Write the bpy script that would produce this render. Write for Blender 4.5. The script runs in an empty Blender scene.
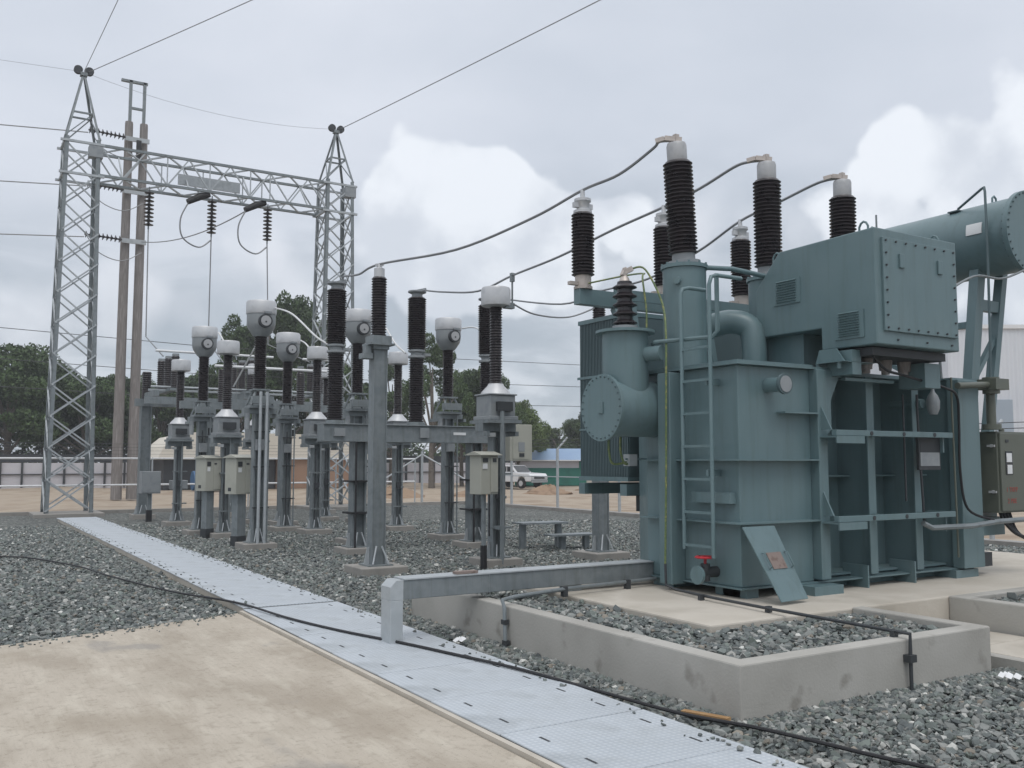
import bpy, math, random
import numpy as np
from mathutils import Vector, Matrix
random.seed(7); RNG = np.random.default_rng(11)
SC = bpy.context.scene
COL = SC.collection
R = math.radians
# ------------------------------------------------------------------ camera, sky, sun, exposure
cam = bpy.data.cameras.new('camera'); camo = bpy.data.objects.new('camera', cam); COL.objects.link(camo)
camo.location = (0, 0, 1.6); camo.rotation_euler = (R(94.8), 0, R(-31.5))
cam.sensor_width = 36; cam.lens = 930 / 1024 * 36; cam.clip_end = 4000; cam.clip_start = 0.05
SC.camera = camo
SC.view_settings.view_transform = 'Standard'; SC.view_settings.look = 'None'
SC.view_settings.exposure = 0.24; SC.view_settings.gamma = 1.0; SC.view_settings.use_curve_mapping = False
SUN_EL, SUN_AZ = 62, 200      # azimuth clockwise from +Y
sun = bpy.data.lights.new('sun', 'SUN'); suno = bpy.data.objects.new('sun', sun); COL.objects.link(suno)
sun.energy = 0.8; sun.angle = R(25); sun.color = (1, 0.97, 0.93)
suno.rotation_euler = (R(90 - SUN_EL), 0, R(180 - SUN_AZ))

def pix_dir(px, py):
    p, yw = R(4.8), R(31.5)
    F = np.array([math.sin(yw)*math.cos(p), math.cos(yw)*math.cos(p), math.sin(p)])
    Rt = np.array([math.cos(yw), -math.sin(yw), 0]); U = np.cross(Rt, F)
    d = F + Rt*(px-512)/930 - U*(py-384)/930
    return d/np.linalg.norm(d)

world = bpy.data.worlds.new('World'); SC.world = world; world.use_nodes = True
def build_sky():
    nt = world.node_tree; N = nt.nodes; L = nt.links; N.clear()
    def node(t, **k):
        n = N.new(t)
        for a, b in k.items(): setattr(n, a, b)
        return n
    out = node('ShaderNodeOutputWorld'); bg = node('ShaderNodeBackground')
    sky = node('ShaderNodeTexSky', sky_type='NISHITA', sun_disc=False, sun_elevation=R(SUN_EL), sun_rotation=R(SUN_AZ))
    tc = node('ShaderNodeTexCoord'); V = tc.outputs['Generated']
    def math_(op, a, b=None, clamp=False):
        n = node('ShaderNodeMath', operation=op, use_clamp=clamp)
        for i, v in enumerate((a, b)):
            if v is None: continue
            if isinstance(v, (int, float)): n.inputs[i].default_value = v
            else: L.new(v, n.inputs[i])
        return n.outputs[0]
    def noise(scale, detail, rough=.55, vec=V, dist=0):
        n = node('ShaderNodeTexNoise'); n.inputs['Scale'].default_value = scale; n.inputs['Detail'].default_value = detail
        n.inputs['Roughness'].default_value = rough; n.inputs['Distortion'].default_value = dist
        L.new(vec, n.inputs['Vector']); return n
    def mix(f, a, b):
        n = node('ShaderNodeMix', data_type='RGBA')
        if isinstance(f, (int, float)): n.inputs[0].default_value = f
        else: L.new(f, n.inputs[0])
        for i, v in ((6, a), (7, b)):
            if isinstance(v, tuple): n.inputs[i].default_value = (*v, 1)
            else: L.new(v, n.inputs[i])
        return n.outputs[2]
    def smooth(v, a, b):
        n = node('ShaderNodeMapRange', interpolation_type='SMOOTHSTEP'); L.new(v, n.inputs[0])
        n.inputs[1].default_value = a; n.inputs[2].default_value = b; return n.outputs[0]
    # stretched coordinates for the high stratus
    mp = node('ShaderNodeMapping'); mp.inputs['Scale'].default_value = (1, 1, 2.6); L.new(V, mp.inputs[0])
    n1 = noise(2.2, 6, .5, mp.outputs[0], .3)
    strat = mix(smooth(n1.outputs[0], .3, .72), (0.555, 0.60, 0.675), (0.68, 0.715, 0.785))
    # lower, darker grey band with soft lumps
    sep = node('ShaderNodeSeparateXYZ'); L.new(V, sep.inputs[0]); z = sep.outputs[2]
    n2 = noise(5.5, 7, .55, mp.outputs[0], .6)
    low = mix(smooth(n2.outputs[0], .36, .68), (0.39, 0.44, 0.50), (0.61, 0.65, 0.71))
    zz = math_('ADD', z, math_('MULTIPLY', math_('SUBTRACT', n1.outputs[0], .5), .25))
    base = mix(smooth(zz, .12, .34), low, strat)
    # brighten towards the zenith
    base = mix(smooth(z, .42, .8), base, (0.98, 1.0, 1.05))
    # cumulus heaps, each a blob on the sky with a billowed rim
    vor = node('ShaderNodeTexVoronoi', feature='SMOOTH_F1'); vor.inputs['Scale'].default_value = 15; vor.inputs['Smoothness'].default_value = .35; wn = noise(9, 4, .5, V)
    vm = node('ShaderNodeVectorMath', operation='SCALE'); L.new(wn.outputs['Color'], vm.inputs[0]); vm.inputs['Scale'].default_value = .09
    va = node('ShaderNodeVectorMath', operation='ADD'); L.new(V, va.inputs[0]); L.new(vm.outputs[0], va.inputs[1]); L.new(va.outputs[0], vor.inputs['Vector'])
    wob = noise(16, 7, .52, V); wob2 = noise(4, 3, .5, V)
    w = math_('ADD', math_('MULTIPLY', math_('SUBTRACT', wob.outputs[0], .5), .035), math_('MULTIPLY', math_('SUBTRACT', wob2.outputs[0], .5), .05))
    w = math_('ADD', w, math_('MULTIPLY', math_('SUBTRACT', vor.outputs['Distance'], .42), .06))
    def heap(blobs, soft=.012):
        best = None
        for (px, py, r) in blobs:
            d = pix_dir(px, py)
            vd = node('ShaderNodeVectorMath', operation='DISTANCE'); L.new(V, vd.inputs[0]); vd.inputs[1].default_value = tuple(d)
            s = math_('SUBTRACT', r/930, math_('ADD', vd.outputs['Value'], w))
            best = s if best is None else math_('MAXIMUM', best, s)
        return best
    def add_heap(col, blobs, c_hi, c_lo, strength, fade_z0, fade_z1, soft=.012):
        s = heap(blobs)
        m = smooth(s, -.002, soft)
        m = math_('MULTIPLY', m, smooth(math_('ADD', z, math_('MULTIPLY', w, 1.2)), fade_z0, fade_z1))
        m = math_('MULTIPLY', m, strength)
        nb = noise(9, 7, .55, V)
        shade = mix(smooth(math_('ADD', math_('ADD', nb.outputs[0], math_('MULTIPLY', math_('SUBTRACT', .42, vor.outputs['Distance']), .35)), math_('MULTIPLY', math_('SUBTRACT', z, .18), 1.3)), .36, .66), c_lo, c_hi)
        return mix(m, col, shade)
    HI, LO = (0.81, 0.845, 0.895), (0.62, 0.66, 0.725)
    base = add_heap(base, [(430, 185, 62), (480, 190, 50), (520, 215, 55), (560, 205, 45), (610, 215, 45), (400, 240, 70), (465, 260, 75), (560, 260, 60), (650, 245, 35), (520, 260, 60), (430, 290, 50)], HI, LO, .95, .07, .17)
    base = add_heap(base, [(1030, 130, 52), (960, 165, 62), (1060, 160, 60), (900, 165, 55), (870, 195, 55), (1000, 210, 80), (880, 230, 60), (1100, 230, 110), (1120, 90, 60)], HI, LO, .97, .02, .12)
    base = add_heap(base, [(130, 305, 55), (60, 320, 55), (20, 330, 50), (-60, 310, 60), (200, 320, 45), (270, 265, 40), (300, 290, 50), (350, 275, 40), (700, 240, 50), (760, 235, 45), (800, 260, 55)], (.74, .765, .82), (.58, .61, .665), .7, .02, .10, .05)
    # behind the camera and to the sides: more of the same, by noise
    n3 = noise(2.6, 7, .55, V, .4)
    col = base
    br = node('ShaderNodeVectorMath', operation='SCALE'); L.new(sky.outputs[0], br.inputs[0]); br.inputs['Scale'].default_value = .10
    fin = mix(.93, br.outputs[0], col)
    L.new(fin, bg.inputs[0]); bg.inputs[1].default_value = 1.0
    L.new(bg.outputs[0], out.inputs[0])
build_sky()

# ------------------------------------------------------------------ materials
def mat(name, color, rough=.6, metal=0., var=None, vscale=6., bump=0., bscale=60., detail=6, attr=None, spec=.5, stretch=None, extra=None):
    m = bpy.data.materials.new(name); m.use_nodes = True
    nt = m.node_tree; N = nt.nodes; L = nt.links
    b = N['Principled BSDF']; b.inputs['Roughness'].default_value = rough; b.inputs['Metallic'].default_value = metal
    b.inputs['Specular IOR Level'].default_value = spec
    b.inputs['Base Color'].default_value = (*color, 1)
    tc = N.new('ShaderNodeTexCoord'); vec = tc.outputs['Object']
    if stretch:
        mp = N.new('ShaderNodeMapping'); mp.inputs['Scale'].default_value = stretch; L.new(vec, mp.inputs[0]); vec = mp.outputs[0]
    if attr:
        a = N.new('ShaderNodeAttribute'); a.attribute_name = attr; L.new(a.outputs['Color'], b.inputs['Base Color'])
    elif var:
        n = N.new('ShaderNodeTexNoise'); n.inputs['Scale'].default_value = vscale; n.inputs['Detail'].default_value = detail; L.new(vec, n.inputs['Vector'])
        r = N.new('ShaderNodeValToRGB'); L.new(n.outputs[0], r.inputs[0]); r.color_ramp.elements.remove(r.color_ramp.elements[0])
        r.color_ramp.elements[0].position = .35; r.color_ramp.elements[0].color = (*color, 1)
        for k, c in enumerate(var):
            e = r.color_ramp.elements.new(.5 + .18*k); e.color = (*c, 1)
        L.new(r.outputs[0], b.inputs['Base Color'])
        rr = N.new('ShaderNodeMapRange'); L.new(n.outputs[0], rr.inputs[0]); rr.inputs[1].default_value = .3; rr.inputs[2].default_value = .7
        rr.inputs[3].default_value = max(.05, rough-.1); rr.inputs[4].default_value = min(1, rough+.12); L.new(rr.outputs[0], b.inputs['Roughness'])
    if bump:
        n = N.new('ShaderNodeTexNoise'); n.inputs['Scale'].default_value = bscale; n.inputs['Detail'].default_value = 5; L.new(tc.outputs['Object'], n.inputs['Vector'])
        bp = N.new('ShaderNodeBump'); bp.inputs['Strength'].default_value = bump; bp.inputs['Distance'].default_value = .01
        L.new(n.outputs[0], bp.inputs['Height']); L.new(bp.outputs[0], b.inputs['Normal'])
    if extra: extra(nt, b, tc)
    return m
M = {}
def grime_extra(amt, st=(7, 7, .55), lo=.50, hi=.78, col=(.62, .60, .55)):
    def f(nt, b, tc):
        N, L = nt.nodes, nt.links
        mp = N.new('ShaderNodeMapping'); mp.inputs['Scale'].default_value = st; L.new(tc.outputs['Object'], mp.inputs[0])
        n = N.new('ShaderNodeTexNoise'); n.inputs['Scale'].default_value = 1.6; n.inputs['Detail'].default_value = 8; n.inputs['Roughness'].default_value = .65; L.new(mp.outputs[0], n.inputs['Vector'])
        mr = N.new('ShaderNodeMapRange'); L.new(n.outputs[0], mr.inputs[0]); mr.inputs[1].default_value = lo; mr.inputs[2].default_value = hi; mr.inputs[4].default_value = amt
        mx = N.new('ShaderNodeMix'); mx.data_type = 'RGBA'; mx.blend_type = 'MULTIPLY'; s_ = b.inputs['Base Color'].links[0].from_socket
        L.new(mr.outputs[0], mx.inputs[0]); L.new(s_, mx.inputs[6]); mx.inputs[7].default_value = (*col, 1); L.new(mx.outputs[2], b.inputs['Base Color'])
    return f
M['green'] = mat('transformer_paint', (.118, .186, .200), .40, 0, [(.130, .199, .213), (.146, .214, .228)], 1.7, .06, 25, extra=grime_extra(.5))
M['fin'] = mat('radiator_paint', (.07, .11, .12), .5, 0, [(.08, .122, .132)], 2)
M['olive'] = mat('control_cabinet_paint', (.105, .118, .095), .42, 0, [(.118, .13, .105)], 3, .05, 40)
M['galv'] = mat('galvanised_steel', (.20, .228, .24), .5, .25, [(.235, .262, .272), (.18, .205, .215)], 5, .05, 50, extra=grime_extra(.7, (9, 9, .8)))
M['galvl'] = mat('bright_galvanised_steel', (.40, .43, .445), .45, .2, [(.44, .47, .485), (.36, .39, .405)], 5, .05, 50)
M['alu'] = mat('cast_aluminium', (.47, .48, .49), .42, .3, [(.55, .56, .57)], 6, .08, 40)
M['capgrey'] = mat('dull_aluminium_cap', (.36, .365, .37), .45, .3, [(.43, .435, .44)], 9, .08, 40)
M['white'] = mat('white_enamel', (.78, .79, .80), .4, 0, [(.72, .73, .73)], 5)
M['greyp'] = mat('grey_cast_housing', (.24, .26, .275), .45, .2, [(.29, .31, .32)], 6)
M['porc'] = mat('brown_porcelain', (.026, .023, .026), .32, 0, [(.034, .029, .031)], 9)
M['black'] = mat('black_rubber', (.018, .018, .02), .6)
M['dark'] = mat('dark_steel', (.055, .06, .065), .55, .3)
M['cream'] = mat('cream_cabinet_paint', (.36, .36, .31), .5, 0, [(.40, .40, .345)], 4)
M['red'] = mat('red_paint', (.45, .03, .04), .45)
M['redtext'] = mat('faded_red_lettering', (.36, .09, .07), .7)
M['yg'] = mat('green_yellow_earth_sheath', (.20, .24, .09), .5, 0, [(.10, .16, .07), (.30, .30, .11)], 18)
M['rust'] = mat('rusty_plate', (.17, .12, .10), .8, 0, [(.24, .19, .17)], 20)
M['wood'] = mat('raw_timber', (.42, .27, .13), .8, 0, [(.34, .2, .09)], 12)
M['wire'] = mat('stranded_aluminium', (.26, .27, .28), .5, .4)
M['glass'] = mat('dark_glass', (.03, .035, .04), .08)
M['brass'] = mat('terminal_alloy', (.42, .37, .33), .45, .6, [(.5, .45, .41)], 12)
M['fin2'] = mat('hazy_window', (.34, .40, .46), .3)
M['pole'] = mat('weathered_pole', (.25, .235, .225), .85, 0, [(.19, .175, .168), (.31, .29, .28)], 3, .2, 20, stretch=(4, 4, .35))
def wall_extra(nt, b, tc):
    N, L = nt.nodes, nt.links
    # damp stains low on the wall
    n = N.new('ShaderNodeTexNoise'); n.inputs['Scale'].default_value = 3.4; n.inputs['Detail'].default_value = 7; L.new(tc.outputs['Object'], n.inputs['Vector'])
    mr = N.new('ShaderNodeMapRange'); L.new(n.outputs[0], mr.inputs[0]); mr.inputs[1].default_value = .62; mr.inputs[2].default_value = .72
    mr.inputs[3].default_value = 0; mr.inputs[4].default_value = .6
    mx = N.new('ShaderNodeMix'); mx.data_type = 'RGBA'; mx.blend_type = 'MULTIPLY'
    src = b.inputs['Base Color'].links[0].from_socket
    L.new(mr.outputs[0], mx.inputs[0]); L.new(src, mx.inputs[6]); mx.inputs[7].default_value = (.45, .43, .40, 1)
    L.new(mx.outputs[2], b.inputs['Base Color'])
M['concf'] = mat('weathered_concrete', (.25, .24, .22), .85, 0, [(.30, .285, .262)], 3, .3, 40)
M['conc'] = mat('concrete', (.34, .328, .298), .85, 0, [(.39, .378, .345), (.43, .418, .385)], 1.6, .25, 45, extra=wall_extra)
M['concl'] = mat('pale_concrete_slab', (.47, .43, .365), .85, 0, [(.53, .49, .425), (.41, .375, .315)], 1.3, .2, 45)
def drive_extra(nt, b, tc):
    N, L = nt.nodes, nt.links
    def noise(sc, det, st=None):
        n = N.new('ShaderNodeTexNoise'); n.inputs['Scale'].default_value = sc; n.inputs['Detail'].default_value = det
        if st:
            mp = N.new('ShaderNodeMapping'); mp.inputs['Scale'].default_value = st; mp.inputs['Rotation'].default_value = (0, 0, .12)
            L.new(tc.outputs['Object'], mp.inputs[0]); L.new(mp.outputs[0], n.inputs['Vector'])
        else: L.new(tc.outputs['Object'], n.inputs['Vector'])
        return n.outputs[0]
    def layer(src, fac, lo, hi, amt, c):
        mr = N.new('ShaderNodeMapRange'); mr.interpolation_type = 'SMOOTHSTEP'; L.new(fac, mr.inputs[0]); mr.inputs[1].default_value = lo; mr.inputs[2].default_value = hi; mr.inputs[4].default_value = amt
        mx = N.new('ShaderNodeMix'); mx.data_type = 'RGBA'; L.new(mr.outputs[0], mx.inputs[0]); L.new(src, mx.inputs[6]); mx.inputs[7].default_value = (*c, 1); return mx.outputs[2]
    s = b.inputs['Base Color'].links[0].from_socket
    s = layer(s, noise(1.1, 9, (1.6, .6, 1)), .46, .66, .55, (.285, .24, .185))
    s = layer(s, noise(3.0, 9, (2.0, .6, 1)), .5, .7, .45, (.56, .515, .43))
    s = layer(s, noise(20, 5, (2.6, .22, 1)), .48, .66, .15, (.26, .22, .17))
    s = layer(s, noise(18, 6), .52, .72, .35, (.24, .205, .16))
    s = layer(s, noise(.9, 7, (1.2, .7, 1)), .60, .66, .6, (.26, .245, .225))
    s = layer(s, noise(90, 2), .62, .72, .55, (.15, .13, .105))
    L.new(s, b.inputs['Base Color'])
M['drive'] = mat('worn_driveway_concrete', (.415, .368, .30), .9, 0, [(.47, .42, .348), (.385, .338, .272)], .9, .2, 60, extra=drive_extra)
M['sand'] = mat('bare_sandy_soil', (.30, .235, .175), .95, 0, [(.38, .315, .24), (.25, .185, .13), (.17, .16, .09)], .45, .5, 3)
M['dirt'] = mat('brown_dirt', (.22, .145, .095), .95, 0, [(.30, .21, .14)], 3, .6, 8)
M['bark'] = mat('tree_bark', (.10, .085, .07), .9, 0, [(.16, .14, .12)], 6)
M['leaf'] = mat('tree_foliage', (.05, .08, .03), .6, attr='tint', spec=.25)
M['stone'] = mat('crushed_stone', (.15, .16, .155), .8, attr='tint', spec=.3)
M['roofcream'] = mat('cream_roof_sheet', (.60, .56, .48), .6, 0, [(.66, .62, .54)], .4)
M['wallbrown'] = mat('brown_shed_wall', (.26, .17, .115), .85, 0, [(.31, .2, .14)], .5)
M['bluer'] = mat('blue_roof_sheet', (.20, .31, .48), .5, 0, [(.24, .35, .5)], .6)
M['bluedrum'] = mat('blue_paint', (.05, .13, .26), .5)
M['netting'] = mat('green_shade_net', (.02, .13, .10), .8, 0, [(.03, .17, .13)], 1.2)
M['panelw'] = mat('pale_wall_panel', (.50, .49, .52), .75, 0, [(.56, .55, .58)], .8)
M['carw'] = mat('white_car_paint', (.74, .75, .76), .25)
def corr_extra(nt, b, tc):
    N, L = nt.nodes, nt.links
    w = N.new('ShaderNodeTexWave'); w.bands_direction = 'X'; w.inputs['Scale'].default_value = .6; w.inputs['Distortion'].default_value = 0
    L.new(tc.outputs['Object'], w.inputs['Vector'])
    bp = N.new('ShaderNodeBump'); bp.inputs['Strength'].default_value = .8; bp.inputs['Distance'].default_value = .08; L.new(w.outputs[0], bp.inputs['Height']); L.new(bp.outputs[0], b.inputs['Normal'])
M['corr'] = mat('white_corrugated_cladding', (.62, .65, .70), .5, 0, [(.66, .69, .73)], .3, extra=corr_extra)
def grate_extra(nt, b, tc):
    N, L = nt.nodes, nt.links
    ck = N.new('ShaderNodeTexVoronoi'); ck.inputs['Scale'].default_value = 26; ck.inputs['Randomness'].default_value = 0
    L.new(tc.outputs['Object'], ck.inputs['Vector'])
    bp = N.new('ShaderNodeBump'); bp.inputs['Strength'].default_value = .9; bp.inputs['Distance'].default_value = .006; bp.invert = True
    L.new(ck.outputs['Distance'], bp.inputs['Height']); L.new(bp.outputs[0], b.inputs['Normal'])
    mr = N.new('ShaderNodeMapRange'); L.new(ck.outputs['Distance'], mr.inputs[0]); mr.inputs[1].default_value = .2; mr.inputs[2].default_value = .5; mr.inputs[3].default_value = 0; mr.inputs[4].default_value = .55
    mx = N.new('ShaderNodeMix'); mx.data_type = 'RGBA'; mx.blend_type = 'MULTIPLY'; s = b.inputs['Base Color'].links[0].from_socket
    L.new(mr.outputs[0], mx.inputs[0]); L.new(s, mx.inputs[6]); mx.inputs[7].default_value = (.55, .6, .66, 1); L.new(mx.outputs[2], b.inputs['Base Color'])
M['grate'] = mat('tread_plate', (.57, .60, .62), .5, .05, [(.62, .65, .67), (.50, .53, .55)], 1.2, extra=lambda a, b, c: (grime_extra(.75, (1.4, 1.4, 1), .46, .72, (.70, .69, .66))(a, b, c), grate_extra(a, b, c)))
def gravel_extra(nt, b, tc):
    N, L = nt.nodes, nt.links
    v = N.new('ShaderNodeTexVoronoi'); v.inputs['Scale'].default_value = 21; L.new(tc.outputs['Object'], v.inputs['Vector'])
    sp = N.new('ShaderNodeSeparateColor'); L.new(v.outputs['Color'], sp.inputs[0])
    r = N.new('ShaderNodeValToRGB'); L.new(sp.outputs[0], r.inputs[0]); e = r.color_ramp.elements
    e[0].color = (.08, .088, .085, 1); e[1].color = (.36, .36, .34, 1); e[1].position = .97
    x = e.new(.5); x.color = (.135, .148, .142, 1); x = e.new(.85); x.color = (.20, .205, .195, 1)
    n = N.new('ShaderNodeTexNoise'); n.inputs['Scale'].default_value = .5; n.inputs['Detail'].default_value = 4; L.new(tc.outputs['Object'], n.inputs['Vector'])
    mx = N.new('ShaderNodeMix'); mx.data_type = 'RGBA'; mx.blend_type = 'MULTIPLY'; mx.inputs[0].default_value = .35
    r2 = N.new('ShaderNodeValToRGB'); L.new(n.outputs[0], r2.inputs[0]); r2.color_ramp.elements[0].position = .35; r2.color_ramp.elements[0].color = (.62, .62, .60, 1); r2.color_ramp.elements[1].position = .65; r2.color_ramp.elements[1].color = (1.25, 1.22, 1.18, 1)
    L.new(r.outputs[0], mx.inputs[6]); L.new(r2.outputs[0], mx.inputs[7]); L.new(mx.outputs[2], b.inputs['Base Color'])
    bp = N.new('ShaderNodeBump'); bp.inputs['Strength'].default_value = 1; bp.inputs['Distance'].default_value = .04; bp.invert = True
    L.new(v.outputs['Distance'], bp.inputs['Height']); L.new(bp.outputs[0], b.inputs['Normal'])
M['gravel'] = mat('gravel_bed', (.11, .12, .115), .9, extra=gravel_extra, spec=.2)

# ------------------------------------------------------------------ mesh builder
ORG = {}
def rotz(a): return Matrix.Rotation(a, 4, 'Z')
class MB:
    def __init__(s): s.v = []; s.f = []; s.sm = []
    def add(s, vs, fs, smooth=False):
        o = len(s.v); s.v.extend([tuple(v) for v in vs]); s.f.extend([tuple(i+o for i in f) for f in fs]); s.sm.extend([smooth]*len(fs)); return s
    def box(s, x0, x1, y0, y1, z0, z1):
        if x0 > x1: x0, x1 = x1, x0
        if y0 > y1: y0, y1 = y1, y0
        vs = [(x, y, z) for z in (z0, z1) for x, y in ((x0, y0), (x1, y0), (x1, y1), (x0, y1))]
        return s.add(vs, [(3, 2, 1, 0), (4, 5, 6, 7), (0, 1, 5, 4), (1, 2, 6, 5), (2, 3, 7, 6), (3, 0, 4, 7)])
    def cbox(s, x, y, z0, z1, w, d): return s.box(x-w/2, x+w/2, y-d/2, y+d/2, z0, z1)
    def bar(s, p, q, w, h=None, up=(0, 0, 1)):
        h = h or w; p = Vector(p); q = Vector(q); d = (q-p).normalized(); u = Vector(up)
        if abs(d.dot(u)) > .98: u = Vector((0, 1, 0))
        a = d.cross(u).normalized(); b = a.cross(d)
        vs = [e + a*i*w/2 + b*j*h/2 for e in (p, q) for i, j in ((-1, -1), (1, -1), (1, 1), (-1, 1))]
        return s.add(vs, [(3, 2, 1, 0), (4, 5, 6, 7), (0, 1, 5, 4), (1, 2, 6, 5), (2, 3, 7, 6), (3, 0, 4, 7)])
    def angle(s, p, q, w, n1, n2, t=.008):
        # steel angle: two thin legs meeting along p-q, legs pointing to n1 and n2
        p = Vector(p); q = Vector(q); n1 = Vector(n1).normalized(); n2 = Vector(n2).normalized()
        for n, m in ((n1, n2), (n2, n1)):
            vs = [e + n*w*i + m*t*j for e in (p, q) for i, j in ((0, 0), (1, 0), (1, 1), (0, 1))]
            s.add(vs, [(3, 2, 1, 0), (4, 5, 6, 7), (0, 1, 5, 4), (1, 2, 6, 5), (2, 3, 7, 6), (3, 0, 4, 7)])
        return s
    def cyl(s, p, q, r0, r1=None, n=16, caps=True, smooth=True):
        r1 = r0 if r1 is None else r1; p = Vector(p); q = Vector(q); d = (q-p).normalized(); u = Vector((0, 0, 1)) if abs(d.z) < .9 else Vector((1, 0, 0))
        a = d.cross(u).normalized(); b = d.cross(a)
        vs = []
        for e, r in ((p, r0), (q, r1)):
            for i in range(n):
                t = 2*math.pi*i/n; vs.append(e + a*r*math.cos(t) + b*r*math.sin(t))
        s.add(vs, [(i, (i+1) % n, n+(i+1) % n, n+i) for i in range(n)], smooth)
        if caps: s.add(vs[:n], [tuple(range(n-1, -1, -1))]); s.add(vs[n:], [tuple(range(n))])
        return s
    def tube(s, pts, r, n=8, caps=True):
        pts = [Vector(p) for p in pts]; m = len(pts); vs = []; a = None
        for k, p in enumerate(pts):
            d = (pts[min(k+1, m-1)] - pts[max(k-1, 0)]).normalized()
            if a is None:
                u = Vector((0, 0, 1)) if abs(d.z) < .9 else Vector((1, 0, 0)); a = d.cross(u).normalized()
            else: a = (a - d*a.dot(d)).normalized()
            b = d.cross(a)
            rr = r[k] if isinstance(r, (list, tuple)) else r
            for i in range(n):
                t = 2*math.pi*i/n; vs.append(p + a*rr*math.cos(t) + b*rr*math.sin(t))
        fs = [(k*n+i, k*n+(i+1) % n, (k+1)*n+(i+1) % n, (k+1)*n+i) for k in range(m-1) for i in range(n)]
        s.add(vs, fs, True)
        if caps: s.add(vs[:n], [tuple(range(n-1, -1, -1))]); s.add(vs[-n:], [tuple(range(n))])
        return s
    def lathe(s, prof, base, axis=(0, 0, 1), n=24, smooth=True):
        base = Vector(base); d = Vector(axis).normalized(); u = Vector((0, 0, 1)) if abs(d.z) < .9 else Vector((1, 0, 0))
        a = d.cross(u).normalized(); b = d.cross(a); vs = []
        for r, h in prof:
            for i in range(n):
                t = 2*math.pi*i/n; vs.append(base + d*h + a*r*math.cos(t) + b*r*math.sin(t))
        m = len(prof)
        s.add(vs, [(k*n+i, k*n+(i+1) % n, (k+1)*n+(i+1) % n, (k+1)*n+i) for k in range(m-1) for i in range(n)], smooth)
        if prof[0][0] > .001: s.add(vs[:n], [tuple(range(n-1, -1, -1))])
        if prof[-1][0] > .001: s.add(vs[-n:], [tuple(range(n))])
        return s
    def prism(s, poly, axis, a0, a1):
        # poly: list of 2-tuples in the two other axes (in x,y,z order); axis 0,1,2
        def mk(c, t):
            l = list(c); l.insert(axis, t); return tuple(l)
        n = len(poly); vs = [mk(c, a0) for c in poly] + [mk(c, a1) for c in poly]
        return s.add(vs, [tuple(range(n-1, -1, -1)), tuple(range(n, 2*n))] + [(i, (i+1) % n, n+(i+1) % n, n+i) for i in range(n)])
    def build(s, name, m, parent=None, loc=None, bevel=0.0, **tags):
        if parent is not None: org = ORG.get(parent.name, (0, 0, 0))
        else: org = loc or (0, 0, 0)
        me = bpy.data.meshes.new(name)
        me.from_pydata([(v[0]-org[0], v[1]-org[1], v[2]-org[2]) for v in s.v], [], s.f)
        me.polygons.foreach_set('use_smooth', s.sm); me.update()
        import bmesh
        bm = bmesh.new(); bm.from_mesh(me); bmesh.ops.recalc_face_normals(bm, faces=bm.faces); bm.to_mesh(me); bm.free()
        o = bpy.data.objects.new(name, me); COL.objects.link(o)
        me.materials.append(M[m] if isinstance(m, str) else m)
        if any(s.sm):
            try: me.set_sharp_from_angle(angle=R(40))
            except Exception: pass
        if parent is not None: o.parent = parent; ORG[o.name] = org
        else: o.location = org; ORG[o.name] = org
        if bevel:
            b = o.modifiers.new('bevel', 'BEVEL'); b.width = bevel; b.segments = 2; b.limit_method = 'ANGLE'; b.angle_limit = R(50)
        for k, v in tags.items(): o[k] = v
        return o
def thing(name, label, cat, loc=(0, 0, 0), group=None, rz=0):
    o = bpy.data.objects.new(name, None); COL.objects.link(o); o.location = loc; o.empty_display_size = .2
    o.rotation_euler = (0, 0, rz); o['label'] = label; o['category'] = cat
    if group: o['group'] = group
    ORG[o.name] = tuple(loc); return o
CH = {}
def copy_tree(o, parent=None):
    kids = [c for c in bpy.data.objects if c.parent == o]
    c = o.copy(); COL.objects.link(c); c.parent = parent
    for k in kids: copy_tree(k, c)
    return c
def place(proto, first, loc, label, rz=0, scale=None):
    o = proto if first else copy_tree(proto)
    o.location = loc; o.rotation_euler = (0, 0, rz); o['label'] = label
    if scale: o.scale = scale
    return o
def tagd(o, label, cat, group=None):
    o['label'] = label; o['category'] = cat
    if group: o['group'] = group
    return o
def structure(o): o['kind'] = 'structure'; return o
def poly_sheet(name, pts, z, m, thick=0):
    mb = MB()
    if thick: mb.prism([(p[0], p[1]) for p in pts], 2, z-thick, z)
    else: mb.add([(p[0], p[1], z) for p in pts], [tuple(range(len(pts)))])
    return mb
def sag(p, q, s, n=14, wob=0):
    p = Vector(p); q = Vector(q); out = []
    for i in range(n+1):
        t = i/n; v = p.lerp(q, t); v.z -= 4*s*t*(1-t); out.append(v)
    return out
def smooth_path(pts, sub=6):
    P = [Vector(p) for p in pts]; out = []
    for i in range(len(P)-1):
        a, b = P[max(i-1, 0)], P[i]; c, d = P[i+1], P[min(i+2, len(P)-1)]
        for k in range(sub):
            t = k/sub
            out.append(.5*((2*b) + (c-a)*t + (2*a-5*b+4*c-d)*t*t + (3*b-a-3*c+d)*t**3))
    out.append(P[-1]); return out

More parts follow.
